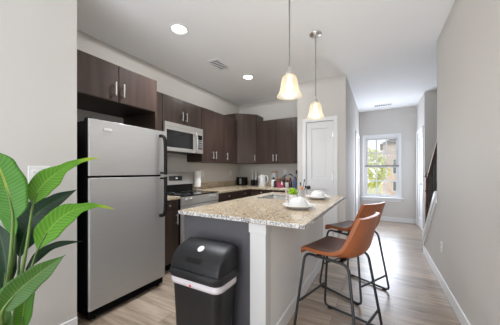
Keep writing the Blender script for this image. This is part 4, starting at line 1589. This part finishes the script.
def make_stool(label):
    t = thing('counter_stool', label, 'stool', (0, 0, 0), 0, 'brown leather counter stools')
    bm = bmesh.new()
    shell_mesh(bm, -0.016, 0.010)
    obj('seat_shell', bm, leather_m, t, local=True, bevel=0.006, seg=3, smooth=50)
    bm = bmesh.new()
    shell_mesh(bm, 0.0095, 0.0145, 0.10, 0.965, 0.93)
    c = obj('seat_pad', bm, leatherd_m, t, local=True, bevel=0.002, smooth=50)
    c['label'] = 'dark brown leather seat pad'
    R = 0.010
    fx_, bx_2 = 0.245, -0.230      # feet
    tx_, tb_ = 0.185, -0.145       # under-seat corners
    for s in (-1, 1):
        yf, yt = s*0.245, s*0.182
        loop = round_poly([(fx_, yf, R+0.004), (tx_, yt, 0.607), (tb_, yt, 0.600), (bx_2, yf, R+0.004)], [0.045, 0.055, 0.055, 0.045], 7)
        bm = bmesh.new()
        tube(bm, loop, R, 12, closed=True)
        f_ = obj('leg_frame', bm, legm_m, t, local=True)
        for xx in (fx_-0.05, bx_2+0.05):
            bm = B((xx-0.02, xx+0.02, yf-0.011, yf+0.011, 0.0, 0.012))
            obj('foot_pad', bm, black_m, f_, local=True, bevel=0.003)

    def on_leg(front, z):
        k = (z-0.014)/(0.603-0.014)
        x = (fx_+(tx_-fx_)*k) if front else (bx_2+(tb_-bx_2)*k)
        return x, 0.245+(0.182-0.245)*k
    x, y = on_leg(True, 0.235)
    bm = bmesh.new()
    rod(bm, (x, -y, 0.235), (x, y, 0.235), 0.009, 12)
    obj('footrest', bm, legm_m, t, local=True)
    x, y = on_leg(False, 0.165)
    bm = bmesh.new()
    rod(bm, (x, -y, 0.165), (x, y, 0.165), 0.009, 12)
    obj('rear_stretcher', bm, legm_m, t, local=True)
    bm = bmesh.new()
    for xx in (0.09, -0.08):
        box(bm, xx-0.015, xx+0.015, -0.185, 0.185, 0.594, 0.607)
    obj('seat_bracket', bm, legm_m, t, local=True)
    return t


s1 = make_stool('brown leather counter stool nearest the island front corner')
s1.location = (-0.272, 1.885, 0)
s1.rotation_euler = (0, 0, PI-math.radians(16))
s2 = copy_tree(s1)
s2.location = (-0.235, 2.655, 0)
s2.rotation_euler = (0, 0, PI-math.radians(28))
s2['label'] = 'brown leather counter stool partly hidden behind the nearer stool'

# ------------------------------------------------------------------ bird of paradise plant
pl = thing('leafy_plant', 'tall broad-leaved green plant beside the refrigerator wall', 'plant', (-1.70, 0.45, 0))
bm = bmesh.new()
lathe(bm, [(0.12, 0.0), (0.14, 0.01), (0.165, 0.26), (0.17, 0.27), (0.155, 0.27), (0.15, 0.235), (0, 0.235)], -1.70, 0.45, 0, n=36)
pot = obj('pot', bm, mat('grey_pot', (0.25, 0.25, 0.25), 0.6), pl)
bm = bmesh.new()
lathe(bm, [(0.149, 0.236), (0.06, 0.245), (0, 0.248)], -1.70, 0.45, 0, n=30)
obj('soil', bm, soil_m, pot)
EYE = Vector((0.0, 0.0, 1.30))


def leaf(rib, wid, m, face=None, fold=0.25, roll=0.0, wave=0.0):
    """blade along the midrib points; wid = half widths along it; face = way the upper side looks"""
    pts = smooth_path(rib, 8)
    n = len(pts)
    ws = []
    for i in range(n):
        s = i/(n-1)*(len(wid)-1)
        k = min(int(s), len(wid)-2)
        f = s-k
        f = f*f*(3-2*f)
        ws.append(wid[k]+(wid[k+1]-wid[k])*f)
    face = Vector(face if face else (0.75, -0.45, 0.5)).normalized()
    bm = bmesh.new()
    uvl = bm.loops.layers.uv.new('UVMap')
    NV = 10
    rows = []
    for i, p in enumerate(pts):
        t = (pts[min(i+1, n-1)]-pts[max(i-1, 0)]).normalized()
        side = t.cross(face).normalized()
        if roll:
            side = Matrix.Rotation(roll, 3, t) @ side
        nn = side.cross(t).normalized()
        if nn.dot(face) < 0:
            nn = -nn
        row = []
        for j in range(NV+1):
            v = -1+2*j/NV
            w = max(ws[i], 0.0008)
            off = nn*(fold*w*(abs(v)**1.3)) + nn*wave*w*math.sin(i*0.9+v*2)*abs(v)
            row.append((bm.verts.new(p+side*v*w+off), i/(n-1), j/NV))
        rows.append(row)
    for i in range(n-1):
        for j in range(NV):
            q = (rows[i][j], rows[i+1][j], rows[i+1][j+1], rows[i][j+1])
            f = bm.faces.new([x[0] for x in q])
            for lp, x in zip(f.loops, q):
                lp[uvl].uv = (x[1], x[2])
    o = obj('leaf', bm, m, pl, smooth=80, solid=0.0012)
    return o


def petiole(path, r0, r1, m=None):
    pts = smooth_path(path, 6)
    n = len(pts)
    bm = bmesh.new()
    tube(bm, pts, [r0+(r1-r0)*i/(n-1) for i in range(n)], 10)
    obj('stem', bm, m or stem_m, pl)


PB = Vector((-1.70, 0.45, 0.24))


def base_to(*pts, r=(0.012, 0.0055), jit=(0, 0), m=None):
    petiole([(PB.x+jit[0], PB.y+jit[1], PB.z)]+[Vector(p) for p in pts], r[0], r[1], m)


leaf([(-1.596, 0.438, 0.976), (-1.59, 0.43, 1.062), (-1.584, 0.41, 1.162), (-1.599, 0.39, 1.249), (-1.645, 0.364, 1.341)], [0.004, 0.068, 0.084, 0.066, 0.0], leaf_mid, (0.8, -0.6, 0.2), 0.12, 0.0, 0.03)
leaf([(-1.561, 0.503, 1.055), (-1.564, 0.525, 1.125), (-1.551, 0.566, 1.187), (-1.53, 0.635, 1.252), (-1.509, 0.716, 1.294), (-1.485, 0.798, 1.312)], [0.003, 0.050, 0.056, 0.024, 0.011, 0.0], leaf_bright, (0.8, -0.35, 0.35), 0.15, 0.15)
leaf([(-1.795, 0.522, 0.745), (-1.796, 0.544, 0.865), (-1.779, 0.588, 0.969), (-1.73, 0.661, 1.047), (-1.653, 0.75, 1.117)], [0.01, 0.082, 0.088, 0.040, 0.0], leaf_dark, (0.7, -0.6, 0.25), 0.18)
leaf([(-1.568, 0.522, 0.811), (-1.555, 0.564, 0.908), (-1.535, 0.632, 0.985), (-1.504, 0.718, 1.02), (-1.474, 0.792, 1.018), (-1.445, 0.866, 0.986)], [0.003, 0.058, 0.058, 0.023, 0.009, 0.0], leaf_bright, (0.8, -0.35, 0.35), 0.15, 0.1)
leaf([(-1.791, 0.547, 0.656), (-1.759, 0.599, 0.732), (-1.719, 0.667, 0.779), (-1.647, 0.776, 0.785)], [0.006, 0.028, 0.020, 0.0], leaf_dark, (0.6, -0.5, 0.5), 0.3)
leaf([(-1.526, 0.385, 0.586), (-1.492, 0.427, 0.663), (-1.453, 0.495, 0.731), (-1.389, 0.576, 0.807)], [0.030, 0.060, 0.046, 0.0], leaf_olive, (0.75, -0.45, 0.4), 0.3, 0.25)
leaf([(-1.707, 0.399, 1.144), (-1.687, 0.433, 1.045), (-1.669, 0.454, 0.965), (-1.669, 0.466, 0.869)], [0.03, 0.040, 0.034, 0.0], leaf_mid, (0.8, -0.4, 0.3), 0.35, 0.5)
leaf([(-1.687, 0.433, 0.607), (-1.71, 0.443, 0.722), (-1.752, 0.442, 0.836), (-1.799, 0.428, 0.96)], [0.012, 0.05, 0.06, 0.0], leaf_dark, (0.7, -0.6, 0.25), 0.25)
leaf([(-1.60, 0.47, 0.40), (-1.585, 0.472, 0.50), (-1.57, 0.478, 0.60), (-1.545, 0.49, 0.70)], [0.012, 0.035, 0.034, 0.0], leaf_mid, (0.8, -0.45, 0.2), 0.35, 0.3)
leaf([(-1.63, 0.41, 0.33), (-1.62, 0.41, 0.43), (-1.60, 0.412, 0.52), (-1.575, 0.42, 0.60)], [0.012, 0.04, 0.034, 0.0], leaf_olive, (0.8, -0.45, 0.2), 0.3, -0.3)
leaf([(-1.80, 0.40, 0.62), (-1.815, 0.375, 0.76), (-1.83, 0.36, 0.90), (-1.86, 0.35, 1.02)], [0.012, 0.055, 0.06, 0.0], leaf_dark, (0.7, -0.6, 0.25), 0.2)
leaf([(-1.61, 0.375, 0.50), (-1.60, 0.36, 0.60), (-1.61, 0.345, 0.72), (-1.64, 0.335, 0.83)], [0.010, 0.045, 0.045, 0.0], leaf_mid, (0.8, -0.45, 0.25), 0.3, 0.2)
base_to((-1.76, 0.42, 0.40), (-1.80, 0.40, 0.62), (-1.812, 0.38, 0.74), r=(0.011, 0.003), jit=(-0.03, -0.01), m=sheath_m)
base_to((-1.65, 0.40, 0.36), (-1.61, 0.375, 0.50), (-1.602, 0.363, 0.59), r=(0.011, 0.003), jit=(0.01, -0.03))
base_to((-1.719, 0.438, 0.345), (-1.668, 0.432, 0.571), (-1.622, 0.435, 0.773), (-1.596, 0.438, 0.976), (-1.59, 0.43, 1.062), (-1.586, 0.412, 1.155), r=(0.014, 0.003), jit=(-0.02, 0))
base_to((-1.687, 0.456, 0.345), (-1.624, 0.468, 0.617), (-1.574, 0.484, 0.852), (-1.561, 0.503, 1.055), (-1.565, 0.522, 1.115), r=(0.013, 0.003), jit=(0.0, 0.01))
base_to((-1.683, 0.458, 0.319), (-1.642, 0.47, 0.508), (-1.583, 0.491, 0.669), (-1.568, 0.522, 0.811), (-1.556, 0.560, 0.90), r=(0.012, 0.003), jit=(0.02, 0.01))
base_to((-1.738, 0.473, 0.289), (-1.769, 0.502, 0.566), (-1.795, 0.522, 0.745), (-1.796, 0.54, 0.85), r=(0.012, 0.003), jit=(-0.01, 0.02), m=sheath_m)
base_to((-1.747, 0.48, 0.282), (-1.768, 0.514, 0.505), (-1.791, 0.547, 0.656), r=(0.010, 0.003), jit=(-0.02, 0.02), m=sheath_m)
base_to((-1.687, 0.433, 0.308), (-1.587, 0.397, 0.49), (-1.526, 0.385, 0.586), (-1.50, 0.417, 0.645), r=(0.014, 0.004), jit=(0.01, -0.01))
base_to((-1.70, 0.445, 0.4), (-1.68, 0.45, 0.65), (-1.669, 0.466, 0.869), (-1.672, 0.452, 0.97), r=(0.014, 0.003), jit=(-0.01, 0), m=sheath_m)
base_to((-1.70, 0.435, 0.4), (-1.687, 0.433, 0.607), (-1.705, 0.44, 0.70), r=(0.013, 0.003), jit=(-0.02, -0.01))
base_to((-1.66, 0.46, 0.31), (-1.60, 0.47, 0.40), (-1.586, 0.472, 0.49), r=(0.011, 0.003), jit=(0.02, 0.02))
base_to((-1.67, 0.42, 0.28), (-1.63, 0.41, 0.33), (-1.621, 0.41, 0.42), r=(0.011, 0.003), jit=(0.02, -0.02))
